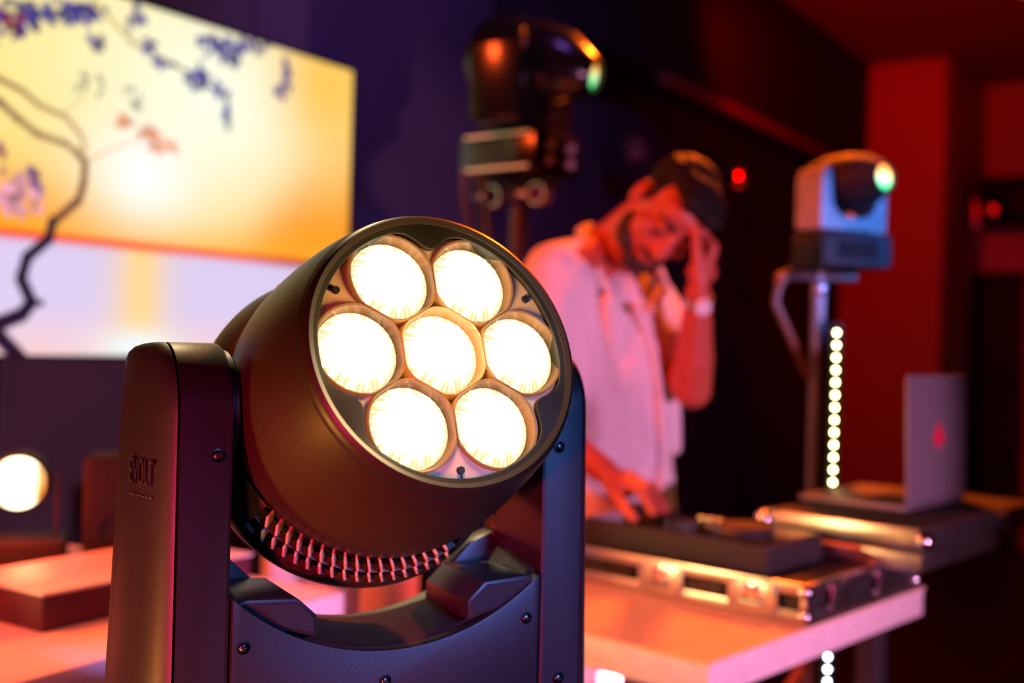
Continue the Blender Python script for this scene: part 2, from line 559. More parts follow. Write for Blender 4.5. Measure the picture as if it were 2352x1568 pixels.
xs, zs, cols = paint_screen()
nx, nz = len(xs), len(zs)
sv = [(x, -0.001, z) for z in zs for x in xs]
sf = [(j * nx + i, j * nx + i + 1, (j + 1) * nx + i + 1, (j + 1) * nx + i) for j in range(nz - 1) for i in range(nx - 1)]
sme = bpy.data.meshes.new('screen_picture')
sme.from_pydata(sv, [], sf)
ca = sme.color_attributes.new('picture', 'FLOAT_COLOR', 'POINT')
ca.data.foreach_set('color', np.concatenate([cols.reshape(-1, 3), np.ones((nx * nz, 1))], 1).astype(np.float32).ravel())
ms = bpy.data.materials.new('lit_screen_picture')
ms.use_nodes = True
nt = ms.node_tree
b = nt.nodes['Principled BSDF']
at = nt.nodes.new('ShaderNodeAttribute')
at.attribute_name = 'picture'
b.inputs['Base Color'].default_value = (0.01, 0.01, 0.01, 1)
nt.links.new(at.outputs['Color'], b.inputs['Emission Color'])
b.inputs['Emission Strength'].default_value = 1.05
sme.materials.append(ms)
tv = thing('wall_screen', MW, 'large flat wall screen showing a sunset lake behind a flowering tree', 'screen')
so = bpy.data.objects.new('screen_picture', sme)
COL.objects.link(so)
so.parent = tv
MB().box(((SX0 + SX1) / 2, 0.03, (SZ0 + SZ1) / 2), (SX1 - SX0 + 0.012, 0.05, SZ1 - SZ0 + 0.012)).build('housing', M_dark, tv, bevel=0.004)
bz = MB()
for x in (SX0 - 0.004, SX1 + 0.004):
    bz.box((x, -0.0, (SZ0 + SZ1) / 2), (0.008, 0.014, SZ1 - SZ0 + 0.016))
for z in (SZ0 - 0.004, SZ1 + 0.004):
    bz.box(((SX0 + SX1) / 2, -0.0, z), (SX1 - SX0, 0.014, 0.008))
bz.build('bezel', M_gloss, tv)
MB().box(((SX0 + SX1) / 2, 0.067, 1.8), (0.5, 0.024, 0.4)).build('wall_bracket', M_dark, tv)

# ------------------------------------------------------------------ foreground moving head
PSI = rad(29.5)
TILT = rad(22)
LR = 0.072                      # lens ring radius
LF = 0.150                      # pivot to lens plane
FC = W(1022, 803, 0.914)
HD = Vector((math.sin(PSI) * math.cos(TILT), -math.cos(PSI) * math.cos(TILT), math.sin(TILT)))
PV = FC - HD * LF
MF = T(*PV) @ RZ(PSI)
fx = thing('moving_head_light', T(PV.x, PV.y, 0) @ RZ(PSI), 'large black moving head wash light with seven glowing lenses in the foreground', 'stage light')
KZ = PV.z                       # pivot height above the thing's base


def FM(x=0, y=0, z=0):
    return T(x, y, z + KZ)


# head frame: local z = beam axis, x = tilt axis
MH = FM() @ frame((0, 0, 0), (1, 0, 0), (0, math.sin(TILT), math.cos(TILT)), (0, -math.cos(TILT), math.sin(TILT)))
prof = [(0.1100, 0.143), (0.1110, 0.1525), (0.1150, 0.1545), (0.1185, 0.1520), (0.1200, 0.1465), (0.1245, 0.130), (0.1295, 0.105), (0.1340, 0.075), (0.1370, 0.045), (0.1382, 0.020), (0.1375, 0.004), (0.1350, -0.001), (0.1300, -0.002)]
shell = MB().lathe(prof, 96).build('head_shell', M_shell, fx, M=MH, smooth=40)
MB().lathe([(0.1204, 0.1455), (0.1212, 0.1440), (0.1210, 0.1410)], 96).build('shell_seam', M_dark, shell)


def flat_sides(o, lim=0.1415):
    for v in o.data.vertices:
        v.co.x = max(-lim, min(lim, v.co.x))


# rear body flares out behind the front shell; two vents with fins open in the flare
rear = [(0.1440, -0.0380), (0.1490, -0.0400), (0.1515, -0.0470), (0.1520, -0.0560), (0.1500, -0.0660), (0.1430, -0.0860), (0.1300, -0.1110), (0.0980, -0.1320), (0.055, -0.1440), (0.0005, -0.1470)]
flat_sides(MB().lathe(rear, 96).build('rear_cover', M_shell, fx, M=MH, smooth=40))
flat_sides(MB().lathe([(0.1280, 0.000), (0.1300, -0.030), (0.1400, -0.0440), (0.1490, -0.0440)], 72).build('vent_recess', M_dark, fx, M=MH))
fin = None
for a0, a1 in ((120, 218), (300, 398)):
    flat_sides(MB().lathe([(0.1330, -0.0100), (0.1372, -0.0030), (0.1395, -0.0060), (0.1500, -0.0400), (0.1440, -0.0440)], 40, a0=rad(a0), a1=rad(a1)).build('rear_flare', M_shell, fx, M=MH))
for a0 in (218, 38):
    for row in range(2):
        for k in range(17):
            a = rad(a0 + 4 + k * 4.5 + (2.25 if row else 0))
            Mx = MH @ RZ(a) @ T(0.1390 + row * 0.0055, 0, -0.0150 - row * 0.0155) @ Matrix.Rotation(rad(-16), 4, 'Y') @ Matrix.Rotation(rad(24), 4, 'X')
            if fin is None:
                fin = MB().box((0, 0, 0), (0.010, 0.0024, 0.0135)).build('vent_fin', M_plate, fx, bevel=0.0006, seg=1, M=Mx)
            else:
                dup(fin, fx, Mx)
    MB().lathe([(0.1370, -0.0225), (0.1445, -0.0225), (0.1445, -0.0238), (0.1370, -0.0238)], 30, a0=rad(a0), a1=rad(a0 + 82)).build('vent_rail', M_shell, fx, M=MH)

# lens plate, scalloped bezel, cups, lenses
ZF = LF
RIN = 1.475 * LR


def bez_r(a):
    d = (math.degrees(a) - 90) % 120
    d = min(d, 120 - d)
    return RIN - 0.235 * LR * math.exp(-(d / 9.0) ** 2)


NB = 180
ring_o = [(0.1118 * math.cos(2 * math.pi * i / NB), 0.1118 * math.sin(2 * math.pi * i / NB)) for i in range(NB)]
ring_i = [(bez_r(2 * math.pi * i / NB) * math.cos(2 * math.pi * i / NB), bez_r(2 * math.pi * i / NB) * math.sin(2 * math.pi * i / NB)) for i in range(NB)]
bz = MB()
bz.loft([[(x, y, ZF - 0.012) for x, y in ring_i], [(x, y, ZF - 0.0005) for x, y in ring_i], [(x * 1.006, y * 1.006, ZF + 0.0005) for x, y in ring_i], [(x, y, ZF + 0.002) for x, y in ring_o], [(x, y, ZF - 0.01) for x, y in ring_o]], cap=False)
bz.build('front_bezel', M_bezel, fx, M=MH)


def cups_r(a):
    d = (math.degrees(a) % 60)
    d = rad(min(d, 60 - d))
    return LR * math.cos(d) + math.sqrt(max(0, (0.533 * LR) ** 2 - (LR * math.sin(d)) ** 2))


pin = [(min(cups_r(2 * math.pi * i / 240), 0.1080) * math.cos(2 * math.pi * i / 240), min(cups_r(2 * math.pi * i / 240), 0.1080) * math.sin(2 * math.pi * i / 240)) for i in range(240)]
pout = [(0.1090 * math.cos(2 * math.pi * i / 240), 0.1090 * math.sin(2 * math.pi * i / 240)) for i in range(240)]
MB().loft([[(x, y, ZF - 0.0130) for x, y in pin], [(x, y, ZF - 0.0045) for x, y in pin], [(x, y, ZF - 0.0045) for x, y in pout], [(x, y, ZF - 0.0130) for x, y in pout]], cap=False).build('lens_plate', M_plate, fx, M=MH, smooth=30)
MB().lathe([(0.0003, ZF - 0.0135), (0.108, ZF - 0.0135)], 48).build('lens_plate_back', M_cup, fx, M=MH)
centres = [(0, 0)] + [(math.cos(rad(60 * k)) * LR, math.sin(rad(60 * k)) * LR) for k in range(6)]
M_lens = lens_mat('glowing_warm_lens', (1.0, 0.88, 0.60), (1.0, 0.72, 0.32), 13.0, 1.15, 0.0338)


def cup_outline(i, rc_, flat, n=60):
    cx, cy = centres[i]
    nb = [math.atan2(y - cy, x - cx) for k, (x, y) in enumerate(centres) if k != i and math.hypot(x - cx, y - cy) < 1.1 * LR]
    out = []
    for j in range(n):
        a = 2 * math.pi * j / n
        r_ = rc_
        for b_ in nb:
            cdl = math.cos(a - b_)
            if cdl > 0.2:
                r_ = min(r_, flat / cdl)
        out.append((r_ * math.cos(a), r_ * math.sin(a)))
    return out


for i, (cx, cy) in enumerate(centres):
    Mx = MH @ T(cx, cy, ZF)
    fo, fi, bi = cup_outline(i, 0.535 * LR, 0.4990 * LR), cup_outline(i, 0.505 * LR, 0.480 * LR), cup_outline(i, 0.472 * LR, 0.468 * LR)
    c_ = MB()
    c_.loft([[(x, y, -0.0122) for x, y in fo], [(x, y, -0.0015) for x, y in fo], [(x * 0.985, y * 0.985, -0.0005) for x, y in fo], [(x, y, -0.0012) for x, y in fi], [(x, y, -0.0125) for x, y in bi]], cap=False)
    cup = c_.build('lens_cup', M_cup, fx, M=Mx, smooth=50)
    le = MB()
    rings = []
    for q in (1.0, 0.93, 0.8, 0.6, 0.4, 0.2, 0.03):
        rings.append([(x * q, y * q, -0.0118 + 0.0165 * (1 - q * q)) for x, y in bi])
    le.loft(rings)
    le.build('lens', M_lens, cup, smooth=80)
for a in (30, 150, 270):
    r_ = 1.375 * LR
    s_ = MB().cyl((0, 0, -0.0046), (0, 0, -0.0020), 0.0034, 0.0030, 16)
    so_ = s_.build('lens_plate_screw', M_dark, fx, M=MH @ T(r_ * math.cos(rad(a)), r_ * math.sin(rad(a)), ZF))
    MB().box((0.0045, 0, -0.0042), (0.006, 0.0009, 0.0012)).build('screw_slot', M_dark, so_, M=RZ(rad(a)))


# unseen point light added before the lenses to brighten the lens plate
fl_ = bpy.data.lights.new('plate_fill_light', 'POINT'); fl_.energy = 1.0; fl_.color = (1.0, 0.62, 0.26); fl_.shadow_soft_size = 0.02
fo_ = bpy.data.objects.new('plate_fill_light', fl_); COL.objects.link(fo_); fo_.parent = fx; fo_.matrix_local = MH @ T(0, 0, ZF + 0.035)


# yoke arms: profile in YZ (tapered, round top)
def arm_profile(hw, z_top_r, z_bot, hw_b, n=18):
    pts = [(z_top_r * math.cos(math.pi * k / n), z_top_r * math.sin(math.pi * k / n)) for k in range(n + 1)]   # from +y over the top to -y
    return pts + [(-hw_b, z_bot), (hw_b, z_bot)]


XI = 0.146
for s in (-1, 1):
    ap = arm_profile(0.056, 0.056, -0.305, 0.060)
    def ring(x, sc, dz=0.0, ap=ap):
        return [(x, y * sc, (z if z < 0 else z * sc) + dz) for y, z in ap]
    arm = MB().loft([ring(s * XI, 0.97), ring(s * (XI + 0.003), 1.0), ring(s * 0.188, 1.0)], FM()).build('yoke_arm', M_black, fx, smooth=30)
    # outer cover leans outwards to the foot
    def ringw(x0, x1, yf, sc):
        out = []
        for y, z in ap:
            f = max(0, min(1, -z / 0.30))
            yy = 0.056 + (y - 0.056) * (0.056 - yf) / 0.112 if y > -0.0561 else yf - (0.060 - 0.056)
            out.append((s * (x0 + (x1 - x0) * f), yy, z * sc if z > 0 else z))
        return out
    cov = MB().loft([ringw(0.1895, 0.1895, -0.054, 0.97), ringw(0.1905, 0.1905, -0.0555, 1.0), ringw(0.1935, 0.1955, -0.0530, 1.0), ringw(0.1985, 0.2040, -0.045, 0.99), ringw(0.2040, 0.2120, -0.030, 0.965), ringw(0.2085, 0.2180, -0.010, 0.92), ringw(0.2110, 0.2215, 0.012, 0.84), ringw(0.2115, 0.2220, 0.030, 0.74)], FM())
    cov.build('arm_cover', M_black, fx, smooth=50)
    MB().lathe([(0.050, 0.0), (0.050, 0.006), (0.044, 0.010), (0.040, 0.016)], 48, FM(s * XI, 0, 0) @ Matrix.Rotation(-s * rad(90), 4, 'Y')).build('pivot_boss', M_black, fx)
    MB().lathe([(0.036, -0.008), (0.036, 0.02), (0.001, 0.021)], 40, FM(s * 0.128, 0, 0) @ Matrix.Rotation(s * rad(90), 4, 'Y')).build('tilt_bearing', M_dark, fx)

# yoke bridge: front and rear panels with a concave arc, saddle, bumper blocks
RA, ZBOT = 0.214, -0.305


def arc_z(x, R_=RA, zc=0.010):
    return zc - math.sqrt(max(0, R_ * R_ - x * x))


pan = [(-0.144, ZBOT), (0.112, ZBOT), (0.1425, -0.262)]
pan += [(x, arc_z(x)) for x in np.linspace(0.1425, -0.144, 33)]
for y0, y1, nm in ((-0.061, -0.047, 'bridge_panel'), (0.047, 0.061, 'bridge_panel')):
    MB().prism(pan, y0, y1, FM()).build(nm, M_black, fx, bevel=0.0012, smooth=25)
MB().prism([(0.1135, ZBOT), (0.1460, ZBOT), (0.1460, -0.262), (0.1440, -0.2615)], -0.0605, 0.0605, FM()).build('bridge_corner', M_black, fx)
rings = []
for x in np.linspace(-0.1455, 0.1455, 45):
    rings.append([(x, 0.0470, ZBOT), (x, 0.0470, arc_z(x, 0.2030, 0.006)), (x, 0.0060, arc_z(x, 0.2045, 0.006)), (x, 0.0000, arc_z(x, 0.2050, 0.006)), (x, -0.0420, arc_z(x, 0.2110, 0.008)), (x, -0.0472, arc_z(x, 0.2135, 0.008)), (x, -0.0472, ZBOT)])
MB().loft(rings, FM()).build('saddle', M_black, fx, smooth=18)
for s in (-1, 1):
    bl = [(s * x, z) for x, z in ((0.1455, -0.1550), (0.1300, -0.1510), (0.0880, -0.1535), (0.0710, -0.1690), (0.0710, -0.1870), (0.1010, -0.1790), (0.1360, -0.1580))]
    if s > 0:
        bl = bl[::-1]
    blk = MB().prism(bl, -0.0560, 0.034, FM()).build('bumper_block', M_black, fx, bevel=0.0016)
    ins = [(s * x, z) for x, z in ((0.1260, -0.1552), (0.0895, -0.1562), (0.0735, -0.1705), (0.0735, -0.1835), (0.1005, -0.1755))]
    MB().prism(ins[::-1] if s > 0 else ins, -0.0572, -0.0558, FM()).build('bumper_face', M_black, blk, bevel=0.0004, seg=1)
    bb = [(s * x, z) for x, z in ((0.1455, -0.1250), (0.1200, -0.1350), (0.0980, -0.1560), (0.0980, -0.1900), (0.1455, -0.1900))]
    MB().prism(bb[::-1] if s > 0 else bb, 0.0345, 0.0580, FM()).build('bumper_block', M_black, fx, bevel=0.0016)

# screws
scr = None
for x, y, z in ((-0.1345, -0.061, -0.1880), (-0.010, -0.061, -0.2300), (0.1290, -0.061, -0.1890), (0.1660, -0.060, -0.2490), (-0.1580, -0.0575, -0.0330), (0.1620, -0.0575, -0.0330), (-0.166, -0.060, -0.2490)):
    Mx = FM(x, y, z) @ Matrix.Rotation(rad(90), 4, 'X')
    if scr is None:
        scr = MB().lathe([(0.0056, -0.0002), (0.0056, 0.0004), (0.0042, 0.0006), (0.0039, 0.0012), (0.0030, 0.0020), (0.0002, 0.0024)], 20).build('cross_head_screw', M_screw, fx, M=Mx)
        MB().box((0, 0, 0.0022), (0.0046, 0.0011, 0.0010)).box((0, 0, 0.0022), (0.0011, 0.0046, 0.0010)).build('screw_cross', M_dark, scr)
    else:
        dup(scr, fx, Mx)
# maker's lettering in relief on the outer arm cover, tooling mark inside the far arm
ML = FM(-0.2088, -0.0185, -0.050)
cx_, cy_ = Vector((0.0085, -0.032, 0)).normalized(), Vector((-0.03, 0, 1)).normalized()
cz_ = cx_.cross(cy_).normalized(); cy_ = cz_.cross(cx_)
ML = ML @ frame((0, 0, 0), cx_, cy_, cz_)
text_part('EVOLT', 0.030, 0.0014, M_dark, fx, ML @ Matrix.Diagonal((0.46, 1.0, 1, 1)), 'raised_lettering')
dot = None
for k in range(7):
    Mx = ML @ T(-0.018 + 0.006 * k, -0.0175, 0.0014)
    if dot is None:
        dot = MB().ball((0, 0, 0), 0.0011, n=8, m=5).build('relief_dot', M_chrome, fx, M=Mx)
    else:
        dup(dot, fx, Mx)
mk = MB()
for y, z in ((0.0, 0.0), (0.0, 0.004), (0.0, 0.0135)):
    mk.box((XI - 0.0006, 0.038 + y, -0.121 + z), (0.0008, 0.0062, 0.0011))
mk.tube([(XI - 0.0006, 0.0350, -0.128), (XI - 0.0006, 0.038, -0.1325), (XI - 0.0006, 0.0412, -0.128)], 0.0006, 6)
mk.tube([(XI - 0.0006, 0.0352, -0.109), (XI - 0.0006, 0.038, -0.1055), (XI - 0.0006, 0.0408, -0.109)], 0.0006, 6)
mk.build('moulded_mark', M_plate, fx, M=FM())
# base (pan box with display) below the yoke
BZ = KZ + ZBOT
MB().lathe([(0.095, 0.0), (0.095, 0.012), (0.001, 0.012)], 40, T(0, 0, BZ - 0.012)).build('pan_bearing', M_dark, fx)
MB().box((0, 0, BZ - 0.055), (0.33, 0.25, 0.084)).build('base_box', M_black, fx, bevel=0.012, seg=3)
MB().box((0, -0.1258, BZ - 0.052), (0.07, 0.002, 0.04)).build('display', M_gloss, fx)
PLZ = BZ - 0.105
for sx in (-1, 1):
    for sy in (-1, 1):
        MB().cyl((sx * 0.14, sy * 0.1, PLZ), (sx * 0.14, sy * 0.1, BZ - 0.096), 0.014, 0.016, 14).build('rubber_foot', M_dark, fx)
pt = thing('pedestal', T(PV.x, PV.y, 0) @ RZ(PSI), 'black pedestal under the large foreground wash light', 'pedestal')
MB().box((0, 0, PLZ - 0.02), (0.42, 0.36, 0.04)).build('top_plate', M_dark, pt, bevel=0.004)
MB().box((0, 0, (PLZ - 0.04) / 2 + 0.01), (0.30, 0.26, PLZ - 0.06)).build('column', M_dark, pt, bevel=0.006)
MB().box((0, 0, 0.01), (0.44, 0.38, 0.02)).build('foot_plate', M_dark, pt)


# ------------------------------------------------------------------ the desk on the right
TA = rad(42)
D1 = Vector((math.sin(TA), math.cos(TA), 0))
D2 = Vector((-D1.y, D1.x, 0))
TZ = 0.95
TO = ZP(1630, 1522, TZ)
MT = frame((TO.x, TO.y, 0), D1, D2, (0, 0, 1))     # desk frame: x along the audience edge, y towards the performer
desk = thing('dj_desk', MT, 'pale desk with thick ply edge carrying the mixing gear', 'desk')
MB().box((0.385, 0.26, TZ - 0.0025), (0.77, 0.52, 0.005)).build('desk_top', M_top, desk)
MB().box((0.385, 0.26, TZ - 0.030), (0.766, 0.516, 0.050)).build('ply_core', M_oak, desk, bevel=0.003)
leg = None
for x, y in ((0.10, 0.06), (0.67, 0.06), (0.10, 0.46), (0.67, 0.46)):
    if leg is None:
        leg = MB().box((0, 0, (TZ - 0.055) / 2), (0.045, 0.045, TZ - 0.055)).build('leg', M_dark, desk, bevel=0.004, M=T(x, y, 0))
    else:
        dup(leg, desk, T(x, y, 0))
MB().box((0.385, 0.46, 0.80), (0.53, 0.02, 0.08)).build('apron', M_oak, desk)
MB().box((0.67, 0.26, 0.30), (0.03, 0.36, 0.04)).build('stretcher', M_oak, desk)
MB().box((0.10, 0.26, 0.30), (0.03, 0.36, 0.04)).build('stretcher', M_oak, desk)


def flight_case(par, x0, x1, y0, y1, z0, z1, latches=True):
    """panels, aluminium edge profiles, ball corners and butterfly latches"""
    p = 0.018
    MB().box(((x0 + x1) / 2, (y0 + y1) / 2, (z0 + z1) / 2), (x1 - x0 - 0.008, y1 - y0 - 0.008, z1 - z0 - 0.004)).build('case_panel', M_dark, par)
    for z in (z0 + p / 2, z1 - p / 2):
        for y in (y0, y1):
            MB().box(((x0 + x1) / 2, y, z), (x1 - x0, 0.010, p)).build('edge_profile', M_metal, par, bevel=0.002)
        for x in (x0, x1):
            MB().box((x, (y0 + y1) / 2, z), (0.010, y1 - y0, p)).build('edge_profile', M_metal, par, bevel=0.002)
    for x in (x0, x1):
        for y in (y0, y1):
            MB().box((x, y, (z0 + z1) / 2), (0.012, 0.012, z1 - z0 - 0.02)).build('edge_profile', M_metal, par, bevel=0.002)
            for z in (z0 + 0.012, z1 - 0.012):
                MB().ball((x, y, z), 0.0135, n=12, m=8).build('ball_corner', M_chrome, par)


cs = thing('controller_flight_case', MT, 'low black flight case with aluminium edges on the desk', 'flight case')
CX0, CX1, CY0, CY1, CZ0, CZ1 = 0.305, 0.745, 0.012, 0.505, TZ + 0.003, TZ + 0.066
flight_case(cs, CX0, CX1, CY0, CY1, CZ0, CZ1)
for y in (0.105, 0.29):
    lt = MB().box((CX0 - 0.007, y, TZ + 0.035), (0.006, 0.095, 0.050)).build('latch_plate', M_metal, cs, bevel=0.002)
    MB().box((CX0 - 0.0115, y, TZ + 0.043), (0.004, 0.030, 0.028)).build('butterfly', M_chrome, lt, bevel=0.0015)
    MB().cyl((CX0 - 0.013, y - 0.02, TZ + 0.025), (CX0 - 0.013, y + 0.02, TZ + 0.025), 0.005, n=10).build('latch_hook', M_chrome, lt)
    for yy in (-0.04, 0.04):
        for zz in (0.016, 0.053):
            MB().ball((CX0 - 0.0105, y + yy, TZ + zz), 0.0035, n=8, m=5).build('rivet', M_chrome, lt)
for y in (0.20, 0.39):
    MB().box((CX0 - 0.0045, y, TZ + 0.034), (0.003, 0.07, 0.020)).build('handle_recess', M_gloss, cs)
for x in (0.42, 0.60):
    MB().box((x, CY0 - 0.007, TZ + 0.035), (0.07, 0.005, 0.044)).build('latch_plate', M_metal, cs, bevel=0.002)

ctl = thing('mixing_controller', MT, 'black mixing controller with jog wheel and knobs under the right hand', 'controller')
KZC = CZ1 + 0.001
MB().box((0.42, 0.29, KZC + 0.024), (0.20, 0.40, 0.048)).build('chassis', M_dark, ctl, bevel=0.004)
MB().box((0.42, 0.29, KZC + 0.0495), (0.19, 0.39, 0.003)).build('faceplate', M_gloss, ctl)
for y in (0.19, 0.39):
    j = MB().lathe([(0.055, 0), (0.055, 0.010), (0.050, 0.014), (0.02, 0.014), (0.0005, 0.0135)], 40, T(0.41, y, KZC + 0.051)).build('jog_wheel', M_dark, ctl)
    MB().lathe([(0.0555, 0.004), (0.0570, 0.006), (0.0555, 0.008)], 40, T(0.41, y, KZC + 0.051)).build('jog_rim', M_metal, j)
kb = None
for i in range(4):
    for k in range(3):
        Mx = T(0.345 + 0.013 * i, 0.27 + 0.02 * k, KZC + 0.051)
        if kb is None:
            kb = MB().lathe([(0.0055, 0), (0.005, 0.012), (0.004, 0.014), (0.0003, 0.014)], 12).build('knob', M_black, ctl, M=Mx)
        else:
            dup(kb, ctl, Mx)
for k in range(3):
    MB().box((0.46, 0.27 + 0.02 * k, KZC + 0.055), (0.016, 0.008, 0.010)).build('fader', M_metal, ctl, bevel=0.001)

# sliding laptop shelf on the case
sh = thing('laptop_shelf', MT, 'aluminium edged sliding shelf overhanging the desk under the laptop', 'shelf')
SZ = TZ + 0.068
SXa, SXb, SYa, SYb = 0.545, 1.13, -0.085, 0.225
MB().box(((SXa + 0.93) / 2, 0.07, SZ + 0.0155), (0.93 - SXa, 0.305, 0.031)).build('slide_rail', M_metal, sh, bevel=0.002)
MB().box(((SXa + SXb) / 2 + 0.01, 0.07, SZ + 0.0355), (SXb - SXa - 0.03, 0.28, 0.009)).build('slide_gap', M_dark, sh)
MB().box(((SXa + SXb) / 2, (SYa + SYb) / 2, SZ + 0.057), (SXb - SXa, SYb - SYa, 0.034)).build('shelf_frame', M_metal, sh, bevel=0.003)
MB().box(((SXa + SXb) / 2, (SYa + SYb) / 2, SZ + 0.0748), (SXb - SXa - 0.02, SYb - SYa - 0.02, 0.003)).build('shelf_panel', M_dark, sh)
for x, y in ((SXa, SYa), (SXa, SYb), (SXb, SYa), (SXb, SYb)):
    MB().ball((x, y, SZ + 0.057), 0.0175, n=12, m=8).build('ball_corner', M_chrome, sh)
MB().box((0.93, SYa - 0.004, SZ + 0.055), (0.06, 0.008, 0.028)).build('shelf_latch', M_dark, sh, bevel=0.002)
MB().box((1.03, SYa + 0.04, SZ + 0.034), (0.10, 0.09, 0.010)).build('rail_stop', M_metal, sh, bevel=0.002)
STOP = SZ + 0.0765

lp = thing('laptop', MT, 'grey aluminium laptop standing open with its lid back towards us', 'laptop')
LX0, LX1, LY0, LY1 = 0.715, 1.015, 0.02, 0.245
MB().box(((LX0 + LX1) / 2, (LY0 + LY1) / 2, STOP + 0.0065), (LX1 - LX0, LY1 - LY0, 0.011)).build('laptop_base', M_alu2, lp, bevel=0.004)
MB().box(((LX0 + LX1) / 2, 0.085, STOP + 0.0124), (LX1 - LX0 - 0.04, 0.10, 0.0012)).build('keyboard', M_dark, lp)
MB().box(((LX0 + LX1) / 2, 0.20, STOP + 0.0123), (0.11, 0.06, 0.0006)).build('trackpad', M_alu2, lp)
ML_ = T((LX0 + LX1) / 2, LY0 + 0.002, STOP + 0.012) @ Matrix.Rotation(rad(-1.5), 4, 'X')
lid = MB().box((0, -0.003, 0.125), (LX1 - LX0, 0.006, 0.25)).build('lid', M_alu2, lp, bevel=0.0025, M=ML_)
MB().box((0, 0.0003, 0.127), (LX1 - LX0 - 0.016, 0.001, 0.234)).build('display', emat('dim_laptop_display', (0.10, 0.06, 0.16), 0.3), lid)
lg = MB()
M_logo = mat('lit_lid_logo', (0.25, 0.01, 0.03), 0.4, emit=(1.0, 0.0, 0.06), estr=0.38)
lg.loft([[(0.0215 * (1 + 0.10 * math.cos(2 * a)) * math.cos(a), -0.0062 - 0.0006 * k, 0.128 + 0.021 * math.sin(a) - 0.004 * math.cos(a) ** 2) for a in [2 * math.pi * i / 28 for i in range(28)]] for k in (0, 1)])
lg.loft([[(0.003 + 0.004 * math.cos(a) + 0.004 * math.sin(a), -0.0062 - 0.0006 * k, 0.151 + 0.006 * math.sin(a)) for a in [2 * math.pi * i / 14 for i in range(14)]] for k in (0, 1)])
lg.build('lid_logo', M_logo, lid)
MB().cyl((LX0 + 0.04, LY0 + 0.001, STOP + 0.012), (LX1 - 0.04, LY0 + 0.001, STOP + 0.012), 0.004, n=10).build('hinge', M_dark, lp)

# ------------------------------------------------------------------ small moving heads on stands


def small_head(par, S, lens_m, tilt, pan=0.0, ys=1.0, ym=None, fl=1.0, sm=None, trims=True):
    sm = sm or M_black
    """base box at z 0..0.085, yoke and head above; local front = -y"""
    q = S
    MB().box((0, 0, 0.043 * q), (0.20 * q, 0.17 * q, 0.085 * q)).build('base_box', sm, par, bevel=0.008 * q, seg=2)
    MB().box((0, -0.0862 * q, 0.045 * q), (0.11 * q, 0.003 * q, 0.045 * q)).build('display_panel', M_gloss if trims else M_soffit, par)
    for zz in (0.010, 0.079) if trims else ():
        MB().box((0, -0.0860 * q, zz * q), (0.17 * q, 0.004 * q, 0.006 * q)).build('trim_line', M_silver, par)
    for k in range(2):
        for j in range(2):
            MB().cyl((0.1000 * q, (-0.035 + 0.07 * k) * q, (0.027 + 0.032 * j) * q), (0.1075 * q, (-0.035 + 0.07 * k) * q, (0.027 + 0.032 * j) * q), 0.011 * q, n=14).build('socket', M_silver, par)
    MB().cyl((0, 0, 0.085 * q), (0, 0, 0.095 * q), 0.07 * q, n=28).build('pan_bearing', M_dark, par)
    ym = ym or sm
    Y = T(0, 0, 0.095 * q) @ RZ(pan) @ Matrix.Scale(ys, 4) @ T(0, 0, -0.095 * q)
    yk = MB()
    yk.prism([(x * q, z * q) for x, z in ((-0.105, 0.095), (0.105, 0.095), (0.110, 0.105), (0.110, 0.215), (0.098, 0.235), (0.080, 0.235), (0.076, 0.20), (0.070, 0.15), (0.040, 0.128), (-0.040, 0.128), (-0.070, 0.15), (-0.076, 0.20), (-0.080, 0.235), (-0.098, 0.235), (-0.110, 0.215), (-0.110, 0.105))], -0.040 * q, 0.040 * q, Y)
    yk.build('yoke', ym, par, bevel=0.004 * q)
    hd = Y @ T(0, 0, 0.208 * q) @ Matrix.Rotation(rad(90) - tilt, 4, 'X')
    MB().lathe([(0.0005, -0.090 * q), (0.040 * q, -0.088 * q), (0.060 * q, -0.070 * q), (0.068 * q, -0.03 * q), (0.068 * q, 0.03 * q), (0.060 * q, 0.075 * q), (0.048 * q * (0.4 + 0.6 * fl), 0.110 * q), (0.044 * q * fl, 0.125 * q), (0.038 * q * fl, 0.127 * q), (0.036 * q * fl, 0.117 * q)], 32, hd).build('head_shell', sm, par)
    MB().lathe([(0.0365 * q * fl, 0.117 * q), (0.028 * q * fl, 0.121 * q), (0.015 * q * fl, 0.1235 * q), (0.0005, 0.1245 * q)], 28, hd).build('lens', lens_m, par)
    for s in (-1, 1):
        MB().cyl((s * 0.062 * q, 0, 0.208 * q), (s * 0.082 * q, 0, 0.208 * q), 0.022 * q, n=20, M=Y).build('tilt_bearing', M_dark, par)


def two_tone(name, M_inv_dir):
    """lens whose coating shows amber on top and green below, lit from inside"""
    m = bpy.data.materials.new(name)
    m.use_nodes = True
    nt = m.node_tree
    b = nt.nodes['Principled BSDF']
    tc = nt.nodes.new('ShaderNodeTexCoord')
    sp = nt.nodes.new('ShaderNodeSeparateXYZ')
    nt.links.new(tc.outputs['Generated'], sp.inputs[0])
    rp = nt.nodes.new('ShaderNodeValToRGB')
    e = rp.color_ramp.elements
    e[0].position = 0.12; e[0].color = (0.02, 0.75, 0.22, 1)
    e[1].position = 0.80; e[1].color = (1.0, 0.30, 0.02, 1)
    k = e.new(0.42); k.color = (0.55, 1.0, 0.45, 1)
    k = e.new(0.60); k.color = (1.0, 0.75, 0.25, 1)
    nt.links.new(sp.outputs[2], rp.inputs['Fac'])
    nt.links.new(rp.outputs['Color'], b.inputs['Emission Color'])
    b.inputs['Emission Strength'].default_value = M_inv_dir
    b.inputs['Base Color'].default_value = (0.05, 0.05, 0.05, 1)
    return m


